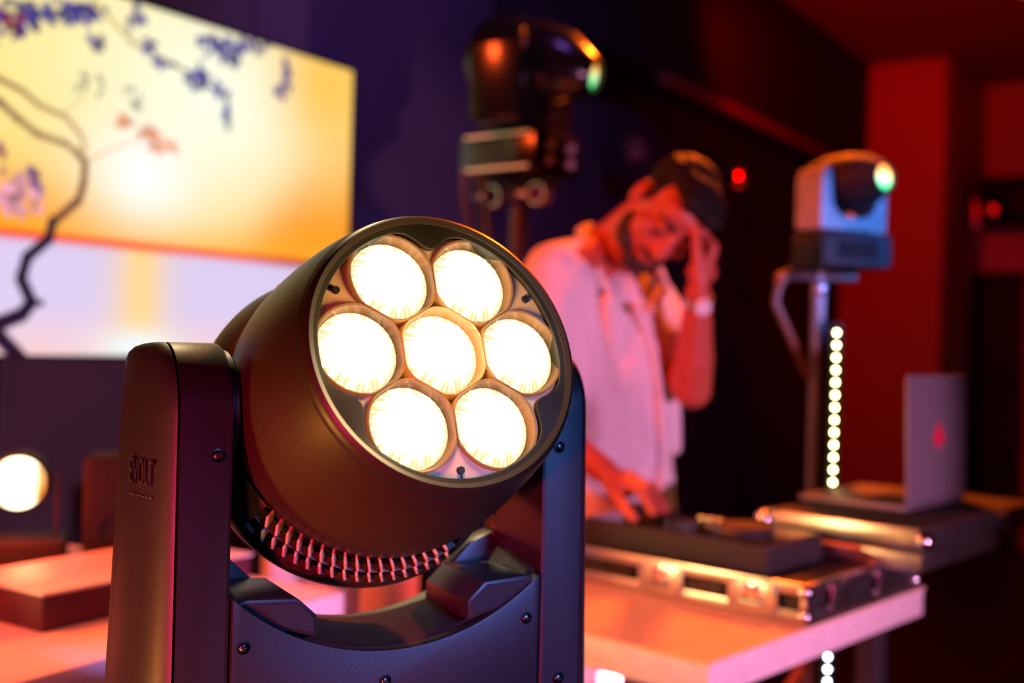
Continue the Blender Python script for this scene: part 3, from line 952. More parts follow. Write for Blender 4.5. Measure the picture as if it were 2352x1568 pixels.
def stand(par, h, r=0.0175, spread=0.42, rot=0.0, pm=None):
    pm = pm or M_black
    MB().cyl((0, 0, 0.10), (0, 0, h * 0.55), r * 1.2, n=18).build('lower_pole', pm, par)
    MB().cyl((0, 0, h * 0.5), (0, 0, h), r, n=18).build('upper_pole', pm, par)
    MB().cyl((0, 0, h * 0.53), (0, 0, h * 0.57), r * 1.9, n=18).build('height_collar', M_dark, par)
    MB().cyl((0, 0, h * 0.55), (r * 3.2, 0, h * 0.55), r * 0.5, n=10).build('collar_knob', M_dark, par)
    MB().cyl((0, 0, 0.34), (0, 0, 0.40), r * 1.9, n=18).build('leg_hub', M_dark, par)
    for k in range(3):
        a = rot + k * 2 * math.pi / 3
        e = (spread * math.cos(a), spread * math.sin(a))
        lg_ = MB().tube([(r * math.cos(a), r * math.sin(a), 0.38), (e[0], e[1], 0.02)], 0.010, 10).build('leg', M_black, par)
        MB().ball((e[0], e[1], 0.018), 0.018, n=10, m=6).build('rubber_foot', M_dark, lg_)
        MB().tube([(r * math.cos(a), r * math.sin(a), 0.13), (e[0] * 0.55, e[1] * 0.55, 0.19)], 0.006, 8).build('brace', M_black, par)


# stand behind the performer, base of the light at pixel (1200, 410)
DP = 2.95
sp1 = W(1196, 410, DP)
H1 = sp1.z - 0.06
st1 = thing('lighting_stand', T(sp1.x, sp1.y, 0), 'black tripod stand holding the raised moving head behind the performer', 'stand')
stand(st1, H1 - 0.012, 0.024, 0.36, rad(55))
q1 = 1.22
mh1 = thing('moving_head_light', T(sp1.x, sp1.y, sp1.z) @ RZ(rad(-38)), 'black moving head raised on a stand above the performer, green amber lens', 'stage light')
small_head(mh1, q1, two_tone('green_amber_lens', 1.6), rad(-14), rad(38 + 66), 1.34, None, 0.62, mat('piano_black', (0.006, 0.006, 0.006), 0.22))
cl = MB()
cl.box((0, 0, -0.014), (0.24, 0.05, 0.026))
cl.build('clamp_bar', M_dark, mh1, bevel=0.004)
for x in (-0.075, 0.07):
    k_ = MB().lathe([(0.024, -0.018), (0.028, -0.018), (0.028, 0.018), (0.024, 0.018)], 20, T(x, -0.01, -0.045) @ Matrix.Rotation(rad(90), 4, 'X')).build('hook_clamp', M_silver, mh1)
    MB().cyl((x - 0.05, -0.03, -0.045), (x - 0.02, -0.03, -0.045), 0.010, n=12).build('wing_bolt', M_silver, k_)
MB().tube([(0, 0, -0.03), (0, 0, -0.06)], 0.03, 16).build('spigot', M_dark, mh1)
c0 = mh1.matrix_world @ Vector((-0.10, -0.05, 0.01))
for k, (du, dv) in enumerate(((0, 0), (30, 8), (52, 6))):
    dd = DP - 0.09 + 0.035 * k
    pts = [W(1066 + du * 0.9, 392 + dv, dd), W(1066 + du, 455, dd), W(1082 + du * 0.8, 540, dd), W(1118 + du * 0.5, 640, dd), W(1126 + 10 * k, 760, dd), W(1120 + 10 * k, 1000, dd)]
    lab = ('leftmost power cable hanging from the raised moving head', 'middle power cable hanging from the raised moving head', 'power cable hanging nearest the stand below the raised moving head')[k]
    tag(MB().tube(pts, 0.006 + 0.001 * k, 8).build('power_cable', M_cable), lab, 'cable', 'cables under the raised moving head')

# right stand with the pixel LED bar
DR = 2.62
sp2 = W(1922, 700, DR)
zt = W(1940, 528, DR).z
M_grey = mat('grey_painted_yoke', (0.34, 0.32, 0.33), 0.5)
st2 = thing('lighting_stand', T(sp2.x - 0.035, sp2.y + 0.03, 0), 'slim grey stand beside the laptop holding a small moving head and LED strip', 'stand')
stand(st2, zt - 0.095, 0.016, 0.30, rad(20), M_grey)
MB().box((0.0, 0, zt - 0.105), (0.17, 0.03, 0.024)).build('cross_bar', M_black, st2, bevel=0.003)
MB().tube([(-0.085, 0, zt - 0.10), (-0.10, 0.0, zt - 0.17), (-0.02, 0, zt - 0.34)], 0.009, 8).build('diagonal_strut', M_wood, st2)
MB().ball((-0.09, -0.01, zt - 0.115), 0.016, n=12, m=8).build('strut_knob', M_wood, st2)
MB().ball((-0.005, -0.025, zt - 0.135), 0.018, n=12, m=8).build('clamp_knob', M_silver, st2)
mh2 = thing('moving_head_light', T(sp2.x + 0.005, sp2.y, zt - 0.09) @ RZ(rad(14)), 'small moving head on a slim stand beside the laptop, bright white lens', 'stage light')
small_head(mh2, 0.88, two_tone('bright_white_amber_lens', 3.2), rad(2), rad(18), 1.12, M_grey, 0.78, M_dark, False)

ls = thing('led_strip', T(*W(1922, 784, DR - 0.03)) , 'vertical pixel LED strip of white dots fixed to the right stand', 'LED strip')
ls.location.z = 0
lx0, ly0 = 0.0, 0.0
ztop, zbot = W(1936, 752, DR - 0.03).z, 0.25
MB().box((0, 0.006, (ztop + zbot) / 2), (0.030, 0.006, ztop - zbot + 0.02)).build('backing_strip', M_dark, ls)
M_ledw = emat('warm_white_led', (1.0, 0.93, 0.42), 34.0)
M_ledc = emat('cool_white_led', (0.75, 0.86, 1.0), 34.0)
led = {}
pitch = 0.0284
k = 0
z = ztop - 0.012
while z > zbot:
    m_ = M_ledc if (TZ - 0.20 > z > TZ - 0.33) else M_ledw
    Mx = T(0, 0, z)
    if m_ not in led:
        led[m_] = MB().lathe([(0.0033, 0.0), (0.0031, 0.0018), (0.0018, 0.0028), (0.0002, 0.0030)], 14, Matrix.Rotation(rad(90), 4, 'X')).build('led_dot', m_, ls, M=T(0, 0.002, z))
    else:
        dup(led[m_], ls, T(0, 0.002, z))
    z -= pitch

# ------------------------------------------------------------------ left: white plinths, lamp, cases
PZ = 0.97
pA = ZP(0, 1222, PZ); pB = ZP(290, 1272, PZ)
AX = (pB - pA).normalized()                # along the back edge, to the right
AY = Vector((AX.y, -AX.x, 0))              # towards the camera
if AY.y > 0: AY = -AY
wt = thing('white_table', frame((pA.x, pA.y, 0), AX, -AY, (0, 0, 1)), 'white laminate table with a lit lamp, lower left', 'table')
MB().box((0.40, -0.50, PZ - 0.02), (1.04, 1.00, 0.04)).build('table_top', M_white, wt, bevel=0.004)
for x in (-0.08, 0.88):
    for y in (-0.05, -0.95):
        MB().box((x, y, (PZ - 0.04) / 2), (0.05, 0.05, PZ - 0.04)).build('leg', M_white, wt, bevel=0.003)
MB().box((0.40, -0.05, PZ - 0.07), (0.9, 0.02, 0.06)).build('apron', M_white, wt)

# low box put in for a dark shadow patch; maroon side stands for shade
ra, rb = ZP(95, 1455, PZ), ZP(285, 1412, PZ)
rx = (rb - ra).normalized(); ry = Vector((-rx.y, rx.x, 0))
rs_ = thing('shade_patch_box', frame((ra.x, ra.y, PZ + 0.001), rx, ry, (0, 0, 1)), 'low white lidded box added on the white table, shade of its front painted dark maroon', 'box')
MB().box((0.20, 0.10, 0.026), (0.40, 0.20, 0.052)).build('box_body', mat('maroon_painted_shade', (0.09, 0.015, 0.035), 0.7), rs_, bevel=0.003)
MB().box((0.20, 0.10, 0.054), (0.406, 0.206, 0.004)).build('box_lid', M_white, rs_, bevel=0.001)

# lit par lamp
lc = W(42, 1110, 2.02)
par_ = thing('par_lamp', T(lc.x, lc.y, PZ + 0.001) @ RZ(rad(18)), 'lit round lamp glowing orange on the white table at far left', 'lamp')
lz = lc.z - PZ
MB().lathe([(0.044, 0), (0.050, -0.004), (0.054, -0.03), (0.050, -0.09), (0.03, -0.12), (0.0005, -0.122)], 32, T(0, 0, lz) @ Matrix.Rotation(rad(90), 4, 'X')).build('lamp_can', M_dark, par_)
MB().lathe([(0.0455, 0.001), (0.03, 0.006), (0.0005, 0.009)], 32, T(0, 0, lz) @ Matrix.Rotation(rad(90), 4, 'X')).build('lamp_lens', lens_mat('amber_lamp_glow', (1.0, 0.80, 0.45), (1.0, 0.26, 0.01), 6.0, 1.3, 0.040), par_)
for s in (-1, 1):
    MB().box((s * 0.062, 0.05, lz / 2 + 0.01), (0.006, 0.03, lz)).build('bracket_arm', M_dark, par_)
MB().box((0, 0.045, 0.025), (0.16, 0.13, 0.05)).build('lamp_foot', M_dark, par_, bevel=0.006)
pl_ = bpy.data.lights.new('par_lamp_light', 'POINT'); pl_.energy = 4; pl_.color = (1, 0.05, 0.01); pl_.shadow_soft_size = 0.04
po = bpy.data.objects.new('par_lamp_light', pl_); COL.objects.link(po); po.parent = par_; po.location = (0, -0.06, lz)

# black speaker box standing on the table
bx = W(290, 1268, 2.14)
sb = thing('speaker_box', T(bx.x, bx.y - 0.03, PZ + 0.001) @ RZ(rad(12)), 'black upright box speaker at the back of the white table', 'speaker')
MB().box((0, 0, 0.10), (0.12, 0.12, 0.20)).build('cabinet', M_soffit, sb, bevel=0.006)
MB().box((0, -0.0615, 0.10), (0.10, 0.003, 0.18)).build('grille', M_soffit, sb)
MB().lathe([(0.036, 0), (0.034, 0.003), (0.02, -0.004), (0.0005, -0.002)], 24, T(0, -0.064, 0.07) @ Matrix.Rotation(rad(90), 4, 'X')).build('cone', M_soffit, sb)

# white draped plinth seen through the yoke
pc = W(622, 1300, 2.30)
dp_ = thing('draped_plinth', T(pc.x, pc.y, 0) @ RZ(rad(14)), 'white cloth draped plinth seen through the yoke of the foreground light', 'plinth')
ring_pts = []
for (xa, ya), (xb, yb) in (((0, 0), (0.30, 0)), ((0.30, 0), (0.30, 0.32)), ((0.30, 0.32), (0, 0.32)), ((0, 0.32), (0, 0))):
    nxs, nys = (yb - ya), -(xb - xa)
    ln = math.hypot(nxs, nys)
    for k in range(24):
        f = k / 24
        d = 0.006 * math.sin(f * math.pi * 6) - (0.02 if (ya == 0 and yb == 0 and abs(f - 0.56) < 0.05) else 0)
        ring_pts.append((xa + (xb - xa) * f + nxs / ln * d, ya + (yb - ya) * f + nys / ln * d))
cen = (0.15, 0.16)
PT = W(700, 1180, 2.5).z
MB().loft([[(cen[0] + (x - cen[0]) * s_, cen[1] + (y - cen[1]) * s_, z_) for x, y in ring_pts] for s_, z_ in ((1.06, 0.005), (1.02, PT * 0.6), (1.0, PT - 0.02), (0.985, PT - 0.004), (0.95, PT))]).build('drape', M_cloth, dp_, smooth=60)
MB().box((0.15, 0.16, PT + 0.006), (0.31, 0.33, 0.010)).build('top_board', M_white, dp_, bevel=0.003)

# small uplight under the desk, bottom edge of the picture
ul = W(1400, 1556, 2.0)
up = thing('uplight', T(ul.x, ul.y, 0), 'small magenta lit lamp on a short post below the desk', 'lamp')
MB().cyl((0, 0, 0.0), (0, 0, ul.z - 0.03), 0.012, n=12).build('post', M_dark, up)
MB().cyl((0, 0, 0.0), (0, 0, 0.012), 0.09, n=24).build('foot', M_dark, up)
MB().lathe([(0.010, -0.03), (0.020, -0.02), (0.022, 0.0), (0.016, 0.025), (0.006, 0.043), (0.0005, 0.047)], 20, T(0, 0, ul.z)).build('bulb', emat('magenta_bulb', (1.0, 0.45, 0.8), 3.5), up)

ug = bpy.data.lights.new('uplight_glow', 'POINT'); ug.energy = 5; ug.color = (1, 0.12, 0.10); ug.shadow_soft_size = 0.03
uo = bpy.data.objects.new('uplight_glow', ug); COL.objects.link(uo); uo.parent = up; uo.location = (0.02, -0.05, ul.z + 0.02)

# cables below the desk
for k, (pts, lab) in enumerate((
        ([(1975, 1452), (2000, 1500), (1985, 1440), (1960, 1462), (1990, 1540), (2000, 1640)], 'thick orange cable looping down behind the desk right of the LED strip'),
        ([(1850, 1500), (1838, 1540), (1800, 1600), (1790, 1700)], 'thick orange cable hanging below the desk left of the LED strip'))):
    P_ = [W(u, v, 2.35) for u, v in (pts if k else [(1925, 1440), (1965, 1455), (1990, 1500), (2003, 1560), (2008, 1640), (2000, 1760)])]
    tag(MB().tube(P_, 0.012, 10).build('cable', mat('orange_cable', (0.62, 0.20, 0.05), 0.5)), lab, 'cable')

# ------------------------------------------------------------------ right background fittings
spk = thing('wall_speaker', MW, 'black loudspeaker on the right wall above the dark doorway', 'speaker')
MB().box((XR - 0.14, -1.13, 2.50), (0.24, 0.74, 0.34)).build('cabinet', M_soffit, spk, bevel=0.012)
MB().lathe([(0.10, 0), (0.094, 0.012), (0.05, 0.002), (0.0005, 0.006)], 28, T(XR - 0.262, -1.08, 2.50) @ Matrix.Rotation(rad(-90), 4, 'Y')).build('cone', M_dark, spk)
MB().lathe([(0.03, 0), (0.028, 0.01), (0.0005, 0.012)], 20, T(XR - 0.262, -0.86, 2.43) @ Matrix.Rotation(rad(-90), 4, 'Y')).build('tweeter', M_silver, spk)
MB().prism([(-0.02, 0.08), (0.02, 0.08), (0.05, -0.16), (-0.05, -0.16)], -0.03, 0.03, T(XR - 0.20, -0.725, 2.47) @ RZ(rad(90))).build('bracket', M_silver, spk, bevel=0.004)
MB().box((XR - 0.01, -1.13, 2.50), (0.02, 0.1, 0.1)).build('wall_plate', M_dark, spk)

# wall hooks / small lamps under the soffit
for k, (u, v, s_) in enumerate(((1440, 345, 1.0), (1677, 405, 1.0))):
    D = W(u, v, 1) - CAM
    tt = ((WP(0, 0.09, 0) - CAM).dot(WN)) / D.dot(WN)
    p = CAM + D * tt
    sc = thing('wall_lamp', frame(p, WD, -WN, (0, 0, 1)), ('unlit metal wall lamp on the dark wall above the white collar', 'red glinting wall lamp on the dark wall right of the dark hair')[k], 'lamp', 'small lamps on the dark wall')
    MB().box((0, 0.06, 0), (0.07, 0.05, 0.20)).build('back_plate', M_dark, sc, bevel=0.005)
    MB().tube([(0, 0.03, 0.04), (0, -0.03, 0.06), (0, -0.05, 0.03)], 0.010, 10).build('arm', M_wood, sc)
    MB().lathe([(0.022, 0.05), (0.05, 0.0), (0.055, -0.05), (0.05, -0.05), (0.018, 0.04)], 20, T(0, -0.05, -0.0)).build('shade', M_wood if k == 0 else M_chrome, sc)
    if k == 1:
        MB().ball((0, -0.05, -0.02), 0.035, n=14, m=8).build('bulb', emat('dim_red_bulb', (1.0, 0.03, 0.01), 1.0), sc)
    else:
        MB().ball((0, -0.05, -0.02), 0.035, n=14, m=8).build('bulb', mat('dark_glass_bulb', (0.10, 0.04, 0.03), 0.5), sc)

# low black lounge bench at lower right
bn = thing('lounge_bench', MT @ T(1.55, -0.55, 0), 'low black upholstered bench on the floor beyond the desk', 'bench')
MB().box((0, 0, 0.22), (1.1, 0.55, 0.30)).build('bench_body', M_dark, bn, bevel=0.02, seg=3)
MB().box((0, 0, 0.41), (1.12, 0.57, 0.10)).build('seat_cushion', M_dark, bn, bevel=0.035, seg=3)
for x in (-0.5, 0.5):
    for y in (-0.22, 0.22):
        MB().cyl((x, y, 0), (x, y, 0.08), 0.02, n=12).build('leg', M_dark, bn)

# ceiling bar lamp, just entering the upper right corner
cl_ = W(2352, -4, 4.2)
cb = thing('ceiling_lamp', T(cl_.x + 0.06, cl_.y, 0), 'orange glowing ceiling lamp cut off at the top right corner', 'lamp')
MB().lathe([(0.085, cl_.z + 0.03), (0.09, cl_.z + 0.045), (0.09, ZC - 0.5), (0.03, ZC - 0.46)], 28).build('lamp_can', M_dark, cb)
MB().lathe([(0.0005, cl_.z + 0.02), (0.05, cl_.z + 0.024), (0.084, cl_.z + 0.035)], 28).build('lamp_lens', emat('orange_ceiling_glow', (1.0, 0.10, 0.02), 1.2), cb)
MB().cyl((0, 0, ZC - 0.47), (0, 0, ZC), 0.012, n=10).build('drop_rod', M_dark, cb)
# ------------------------------------------------------------------ the performer
def remeshed(mb, name, m, voxel, smooth_it, parent, origin, smooth_fac=0.5):
    """fuse the collected shapes into one continuous skin"""
    bm = mb.bm
    bmesh.ops.recalc_face_normals(bm, faces=bm.faces[:])
    for v in bm.verts:
        v.co -= origin
    me = bpy.data.meshes.new(name + '_raw')
    bm.to_mesh(me)
    bm.free()
    t = bpy.data.objects.new(name + '_raw', me)
    COL.objects.link(t)
    r = t.modifiers.new('r', 'REMESH')
    r.mode = 'VOXEL'
    r.voxel_size = voxel
    s = t.modifiers.new('s', 'SMOOTH')
    s.iterations = smooth_it
    s.factor = smooth_fac
    dg = bpy.context.evaluated_depsgraph_get()
    ne = bpy.data.meshes.new_from_object(t.evaluated_get(dg))
    bpy.data.objects.remove(t)
    ne.name = name
    ne.shade_smooth()
    ne.materials.clear()
    ne.materials.append(m)
    o = bpy.data.objects.new(name, ne)
    COL.objects.link(o)
    if parent:
        o.parent = parent
    return o


def hand(mb, wrist, fdir, palm_n, curls, spread=6, thumb=(40, 20), scale=1.0, side=1):
    """palm of fused metacarpals, four unequal jointed fingers and a thumb leaving the side of the palm"""
    f = Vector(fdir).normalized()
    n = Vector(palm_n)
    n = (n - f * n.dot(f)).normalized()
    x = f.cross(n).normalized() * side            # towards the little finger side
    wrist = Vector(wrist)
    L = scale
    lens = [(0.046, 0.027, 0.022), (0.050, 0.031, 0.023), (0.046, 0.029, 0.022), (0.036, 0.022, 0.019)]
    offs = [-0.030, -0.0095, 0.0105, 0.0290]
    mlen = [0.088, 0.090, 0.085, 0.078]
    rr = [0.0095, 0.0098, 0.0093, 0.0084]
    for i in range(4):
        k0 = wrist + x * offs[i] * 0.62 * L + f * 0.008
        k1 = wrist + (f * mlen[i] + x * offs[i]) * L
        mb.cap(k0, k1, 0.0145 * L, 0.0125 * L)
        d = (Matrix.Rotation(rad(spread * (i - 1.5)) * -side, 3, n) @ f).normalized()
        ax = d.cross(n).normalized()
        p = k1
        for j in range(3):
            d = (Matrix.Rotation(rad(curls[i][j]), 3, ax) @ d).normalized()
            q = p + d * lens[i][j] * L
            mb.cap(p, q, rr[i] * (1.03 - 0.09 * j) * L, rr[i] * (0.95 - 0.10 * j) * L)
            p = q
    # heel of the palm and thumb
    mb.ball(tuple(wrist + f * 0.040 * L + n * 0.006), (0.032 * L, 0.032 * L, 0.026 * L))
    b0 = wrist + f * 0.020 * L - x * 0.022 * L + n * 0.008
    d = (f * math.cos(rad(thumb[0])) - x * math.sin(rad(thumb[0])) + n * 0.35).normalized()
    p1 = b0 + d * 0.045 * L
    mb.cap(b0, p1, 0.0165 * L, 0.0125 * L)
    d2 = (d + f * 0.35 + n * math.sin(rad(thumb[1])) * 0.6).normalized()
    p2 = p1 + d2 * 0.034 * L
    mb.cap(p1, p2, 0.0120 * L, 0.0108 * L)
    d3 = (d2 + f * 0.3 + x * 0.15).normalized()
    mb.cap(p2, p2 + d3 * 0.026 * L, 0.0108 * L, 0.0090 * L)


HIP = W(1398, 1215, 2.60)
FEET = Vector((HIP.x, HIP.y, 0))
HC = W(1532, 492, 2.36)
MHD = T(*HC) @ Matrix.Rotation(rad(33), 4, 'Y') @ RZ(rad(26)) @ Matrix.Rotation(rad(38), 4, 'X')


def hp(x, y, z):
    return MHD @ Vector((x, y, z))


NB_ = W(1412, 548, 2.50)                  # neck base
SR = W(1272, 628, 2.40)                   # shoulder on the left of the picture
SL = W(1498, 706, 2.62)
CH = (SR + SL) / 2 + Vector((0.0, 0.02, -0.10))
WA = W(1405, 1020, 2.60)
ER = W(1258, 985, 2.40)
WR = W(1392, 1084, 2.25)
EL = W(1590, 895, 2.40)
WL = W(1604, 668, 2.30)

who = thing('person', T(*FEET), 'person in open white short sleeved shirt leaning bowed head on one hand', 'person')
OR = FEET
body = MB()
# head
for c, r in (((0, 0.012, 0.030), (0.074, 0.094, 0.088)), ((0, -0.032, -0.025), (0.060, 0.062, 0.082)), ((0, -0.066, -0.092), (0.029, 0.026, 0.023)),
             ((0.036, -0.020, -0.070), (0.026, 0.045, 0.028)), ((-0.036, -0.020, -0.070), (0.026, 0.045, 0.028)), ((0.044, -0.060, -0.014), (0.021, 0.024, 0.018)), ((-0.044, -0.060, -0.014), (0.021, 0.024, 0.018)),
             ((0, -0.090, -0.057), (0.023, 0.010, 0.006)), ((0, -0.088, -0.068), (0.020, 0.010, 0.006)),
             ((0.031, -0.078, 0.006), (0.015, 0.012, 0.010)), ((-0.031, -0.078, 0.006), (0.015, 0.012, 0.010)),
             ((0.079, 0.012, -0.002), (0.009, 0.019, 0.031)), ((-0.079, 0.012, -0.002), (0.009, 0.019, 0.031)), ((0, -0.058, 0.048), (0.055, 0.034, 0.034))):
    body.ball(c, r, MHD)
body.cap(hp(-0.036, -0.081, 0.026), hp(0.036, -0.081, 0.026), 0.011)
body.cap(hp(0, -0.088, 0.016), hp(0, -0.110, -0.028), 0.0085, 0.0125)
body.cap(hp(0.011, -0.098, -0.033), hp(-0.011, -0.098, -0.033), 0.0085)
# neck and trunk
body.cap(hp(0, 0.035, -0.045), NB_ + Vector((0, 0.01, -0.02)), 0.055, 0.062)
body.cap(hp(0, -0.005, -0.06), NB_ + Vector((0.03, -0.05, -0.03)), 0.045, 0.055)
body.cap(NB_ + Vector((0, 0, -0.04)), SR + Vector((0.03, 0.01, 0)), 0.065, 0.055)
body.cap(NB_ + Vector((0, 0, -0.04)), SL + Vector((-0.03, 0.0, 0)), 0.065, 0.055)
body.cap(CH, WA, 0.125, 0.115)
body.cap(WA, HIP, 0.115, 0.13)
# legs
LGX = Vector((0.095, 0.085, 0))
for s in (-1, 1):
    hipj = HIP + LGX * s + Vector((0, 0, -0.04))
    knee = Vector((hipj.x + 0.02, hipj.y - 0.02, 0.50))
    ank = Vector((hipj.x, hipj.y + 0.03, 0.08))
    body.cap(hipj, knee, 0.082, 0.055)
    body.cap(knee, ank, 0.052, 0.036)
    body.cap(ank + Vector((0, 0.0, -0.035)), ank + Vector((0.09, -0.10, -0.045)), 0.034, 0.028)
# arms
body.cap(SR, ER, 0.052, 0.041)
body.cap(ER, WR, 0.041, 0.027)
body.cap(SL, EL, 0.052, 0.041)
body.cap(EL, EL.lerp(WL, 0.35), 0.040, 0.041)
body.cap(EL.lerp(WL, 0.3), WL, 0.041, 0.026)
hand(body, WR, W(1512, 1136, 2.19) - WR, Vector((0.25, -0.25, -1)), [(38, 38, 22), (34, 36, 22), (30, 34, 22), (28, 32, 22)], 7, (38, 12), 1.12, side=1)
hf = W(1648, 545, 2.32) - WL
hand(body, WL, hf, Vector((-0.95, 0.15, 0.1)), [(50, 42, 24), (46, 40, 24), (40, 38, 22), (34, 36, 20)], 5, (30, 20), 1.0, side=-1)
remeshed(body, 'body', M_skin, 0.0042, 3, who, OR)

# hair: short sides, fuller top falling forward
hr = MB()
rngh = random.Random(3)
for c, r in (((0, 0.026, 0.046), (0.079, 0.090, 0.082)), ((0, -0.030, 0.092), (0.058, 0.060, 0.036)), ((0, 0.066, 0.014), (0.060, 0.044, 0.052)), ((0.02, -0.075, 0.092), (0.034, 0.026, 0.022)), ((-0.025, -0.070, 0.092), (0.030, 0.026, 0.022))):
    hr.ball(c, r, MHD)
for k in range(46):
    a = rngh.uniform(-1.3, 1.3)
    x0 = 0.062 * math.sin(a)
    y0 = rngh.uniform(-0.07, 0.06)
    z0 = 0.118 - 0.6 * x0 * x0 / 0.08 - abs(y0) * 0.22
    hr.cap(hp(x0, y0 + 0.02, z0 - 0.006), hp(x0 * 1.1 + rngh.uniform(-0.01, 0.01), y0 - 0.022, z0 + rngh.uniform(0.0, 0.012)), 0.011, 0.005, 8)
for s in (-1, 1):
    hr.cap(hp(s * 0.071, -0.014, 0.040), hp(s * 0.070, -0.018, 0.012), 0.012, 0.007)
remeshed(hr, 'hair', M_hair, 0.005, 1, who, OR)
bd = MB()
for c, r in (((0, -0.070, -0.094), (0.034, 0.027, 0.024)), ((0.040, -0.030, -0.074), (0.025, 0.045, 0.028)), ((-0.040, -0.030, -0.074), (0.025, 0.045, 0.028)), ((0.052, -0.012, -0.060), (0.013, 0.026, 0.022)), ((-0.052, -0.012, -0.060), (0.013, 0.026, 0.022)), ((0, -0.086, -0.078), (0.022, 0.012, 0.006))):
    bd.ball(c, r, MHD)
bd.cap(hp(-0.026, -0.086, -0.052), hp(0, -0.099, -0.046), 0.0055, 0.0065)
bd.cap(hp(0.026, -0.086, -0.052), hp(0, -0.099, -0.046), 0.0055, 0.0065)
remeshed(bd, 'beard', M_beard, 0.004, 2, who, OR)
for s in (-1, 1):
    eb = MB()
    eb.cap(hp(s * 0.014, -0.0925, 0.028), hp(s * 0.034, -0.0900, 0.034), 0.0048, 0.005)
    eb.cap(hp(s * 0.034, -0.0900, 0.034), hp(s * 0.052, -0.074, 0.028), 0.005, 0.003)
    remeshed(eb, 'eyebrow', M_hair, 0.0025, 1, who, OR)
    el = MB()
    el.cap(hp(s * 0.018, -0.0885, 0.0005), hp(s * 0.031, -0.0905, -0.0025), 0.0024)
    el.cap(hp(s * 0.031, -0.0905, -0.0025), hp(s * 0.044, -0.0845, 0.0005), 0.0024)
    remeshed(el, 'eyelash_line', M_hair, 0.0015, 1, who, OR)

# shirt
st = MB()
st.cap(CH + Vector((0, 0, 0.03)), WA, 0.148, 0.138)
st.cap(SR + Vector((0.02, 0.01, -0.02)), CH + Vector((-0.04, 0, -0.05)), 0.075, 0.13)
st.cap(SL + Vector((-0.02, -0.01, -0.02)), CH + Vector((0.04, 0, -0.05)), 0.075, 0.13)
st.cap(NB_ + Vector((-0.02, 0.02, -0.045)), SR + Vector((0.0, 0.01, 0.004)), 0.062, 0.064)
st.cap(NB_ + Vector((0.0, 0.03, -0.045)), SL + Vector((0.0, 0.0, 0.004)), 0.062, 0.064)
st.cap(WA, HIP + Vector((0, 0, -0.02)), 0.138, 0.160)
st.cap(SR, SR.lerp(ER, 0.66), 0.066, 0.068)
st.cap(SL, SL.lerp(EL, 0.60), 0.066, 0.066)
# bib of cloth hanging from the bent chest
FR = Vector((0.62, -0.78, 0))
st.cap(CH + FR * 0.075 + Vector((0, 0, 0.02)), WA + FR * 0.075 + Vector((0.01, 0, 0.02)), 0.085, 0.080)
st.cap(WA + FR * 0.07, HIP + FR * 0.06 + Vector((-0.02, 0, -0.06)), 0.082, 0.10)
# folds
def lp3(a, b, t): return a.lerp(b, t)
for (a, b, r0, r1) in (
        (lp3(CH, SR, 0.6) + FR * 0.11, lp3(CH, WA, 0.75) + FR * 0.145 + Vector((-0.08, 0, 0)), 0.018, 0.014),
        (lp3(CH, SR, 0.3) + FR * 0.12, lp3(CH, WA, 0.9) + FR * 0.15 + Vector((-0.02, 0, 0)), 0.016, 0.016),
        (CH + FR * 0.15 + Vector((0.05, 0.05, 0.0)), WA + FR * 0.14 + Vector((0.05, 0.05, 0)), 0.018, 0.016),
        (WA + FR * 0.11 + Vector((-0.12, -0.05, 0.10)), WA + FR * 0.14 + Vector((0.03, 0.0, -0.06)), 0.014, 0.016),
        (WA + FR * 0.11 + Vector((-0.13, -0.05, 0.0)), HIP + FR * 0.15 + Vector((0.0, 0.0, 0.06)), 0.014, 0.016)):
    st.cap(a, b, r0, r1)
shirt = remeshed(st, 'shirt', M_shirt, 0.007, 5, who, OR)
# collar flaps, placket edge
cf = MB()
NBa = NB_ + Vector((-0.052, -0.045, -0.018))
for pts in ([NB_ + Vector((-0.050, 0.045, 0.030)), NB_ + Vector((-0.075, -0.03, 0.012)), NB_ + Vector((-0.045, -0.105, -0.085)), NB_ + Vector((0.000, -0.125, -0.150))],
            [NB_ + Vector((0.01, 0.085, 0.015)), NB_ + Vector((0.085, 0.04, -0.035)), NB_ + Vector((0.105, -0.045, -0.105)), NB_ + Vector((0.065, -0.115, -0.165))]):
    P_ = [pts[0].lerp(pts[1], t) for t in (0, 0.5)] + [pts[1].lerp(pts[2], t) for t in (0, 0.5)] + [pts[2].lerp(pts[3], t) for t in (0, 0.5, 1)]
    cf.tube([p - OR for p in P_], [0.008, 0.011, 0.013, 0.015, 0.014, 0.010, 0.005], 10)
cf.build('collar', M_shirt, who, smooth=70)
pk = MB()
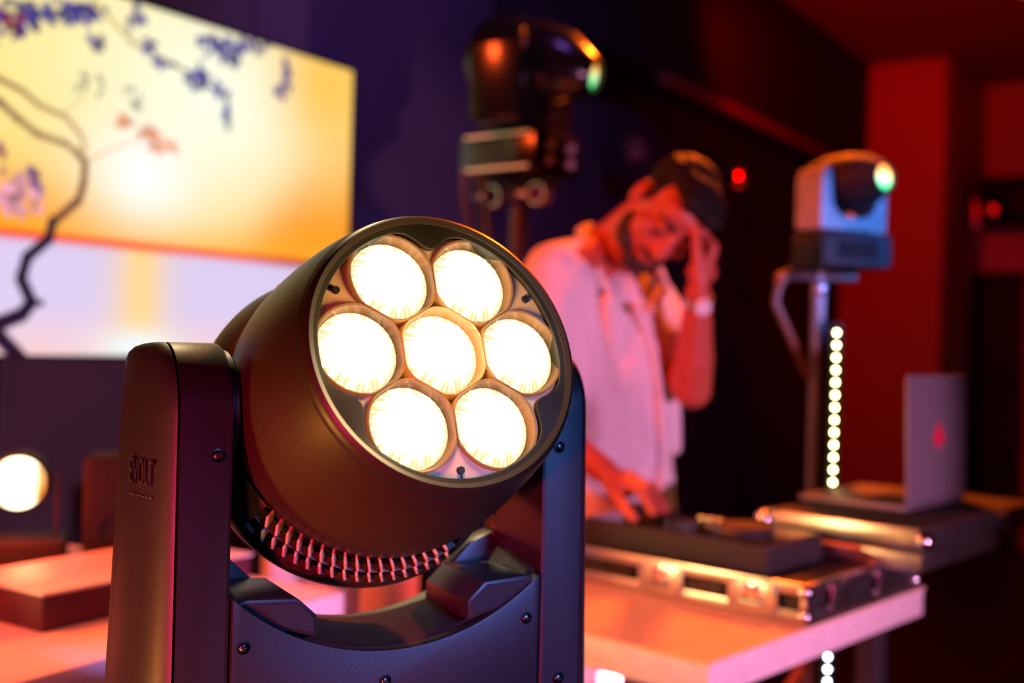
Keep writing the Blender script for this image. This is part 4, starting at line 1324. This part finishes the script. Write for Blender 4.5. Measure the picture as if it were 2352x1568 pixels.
pp = [NB_ + Vector((0.035, -0.135, -0.15)), CH + FR * 0.155 + Vector((0.0, 0, -0.02)), CH.lerp(WA, 0.5) + FR * 0.165, WA + FR * 0.160 + Vector((0, 0, 0.0)), WA.lerp(HIP, 0.6) + FR * 0.16]
pk.tube([p - OR for p in pp], [0.010, 0.012, 0.012, 0.012, 0.010], 8)
pko = pk.build('placket', M_shirt, who, smooth=70)
for t in (0.25, 0.55, 0.85):
    p = (CH + FR * 0.165).lerp(WA + FR * 0.172, t) - OR
    MB().ball(tuple(p), 0.006, n=10, m=6).build('button', M_white, pko)
# trousers and shoes
tr = MB()
tr.cap(HIP + Vector((0, 0, -0.01)), HIP + Vector((0, 0, -0.09)), 0.145, 0.13)
for s in (-1, 1):
    hipj = HIP + LGX * s + Vector((0, 0, -0.04))
    knee = Vector((hipj.x + 0.02, hipj.y - 0.02, 0.50))
    ank = Vector((hipj.x, hipj.y + 0.03, 0.13))
    tr.cap(hipj, knee, 0.098, 0.075)
    tr.cap(knee, ank, 0.075, 0.062)
remeshed(tr, 'trousers', M_trous, 0.010, 3, who, OR)
for s in (-1, 1):
    hipj = HIP + LGX * s
    ank = Vector((hipj.x, hipj.y + 0.03, 0.052))
    sh_ = MB()
    sh_.cap(ank + Vector((-0.01, 0.02, 0.03)), ank + Vector((0.02, -0.02, 0.0)), 0.046, 0.046)
    sh_.cap(ank, ank + Vector((0.10, -0.11, -0.008)), 0.046, 0.038)
    remeshed(sh_, 'shoe', M_dark, 0.008, 3, who, OR)
# wristwatch on the raised arm
wdir = (WL - EL).normalized()
wc = WL - wdir * 0.022 - OR
ww = MB().lathe([(0.0275, -0.009), (0.0300, -0.008), (0.0305, 0), (0.0300, 0.008), (0.0275, 0.009)], 28, T(*wc) @ wdir.to_track_quat('Z', 'Y').to_matrix().to_4x4()).build('watch_strap', M_metal, who)
vd = Vector((0.15, -1, 0.1)); vd = (vd - wdir * vd.dot(wdir)).normalized()
MB().cyl(wc + vd * 0.027, wc + vd * 0.036, 0.018, 0.0165, 20).build('watch_face', M_white, ww)
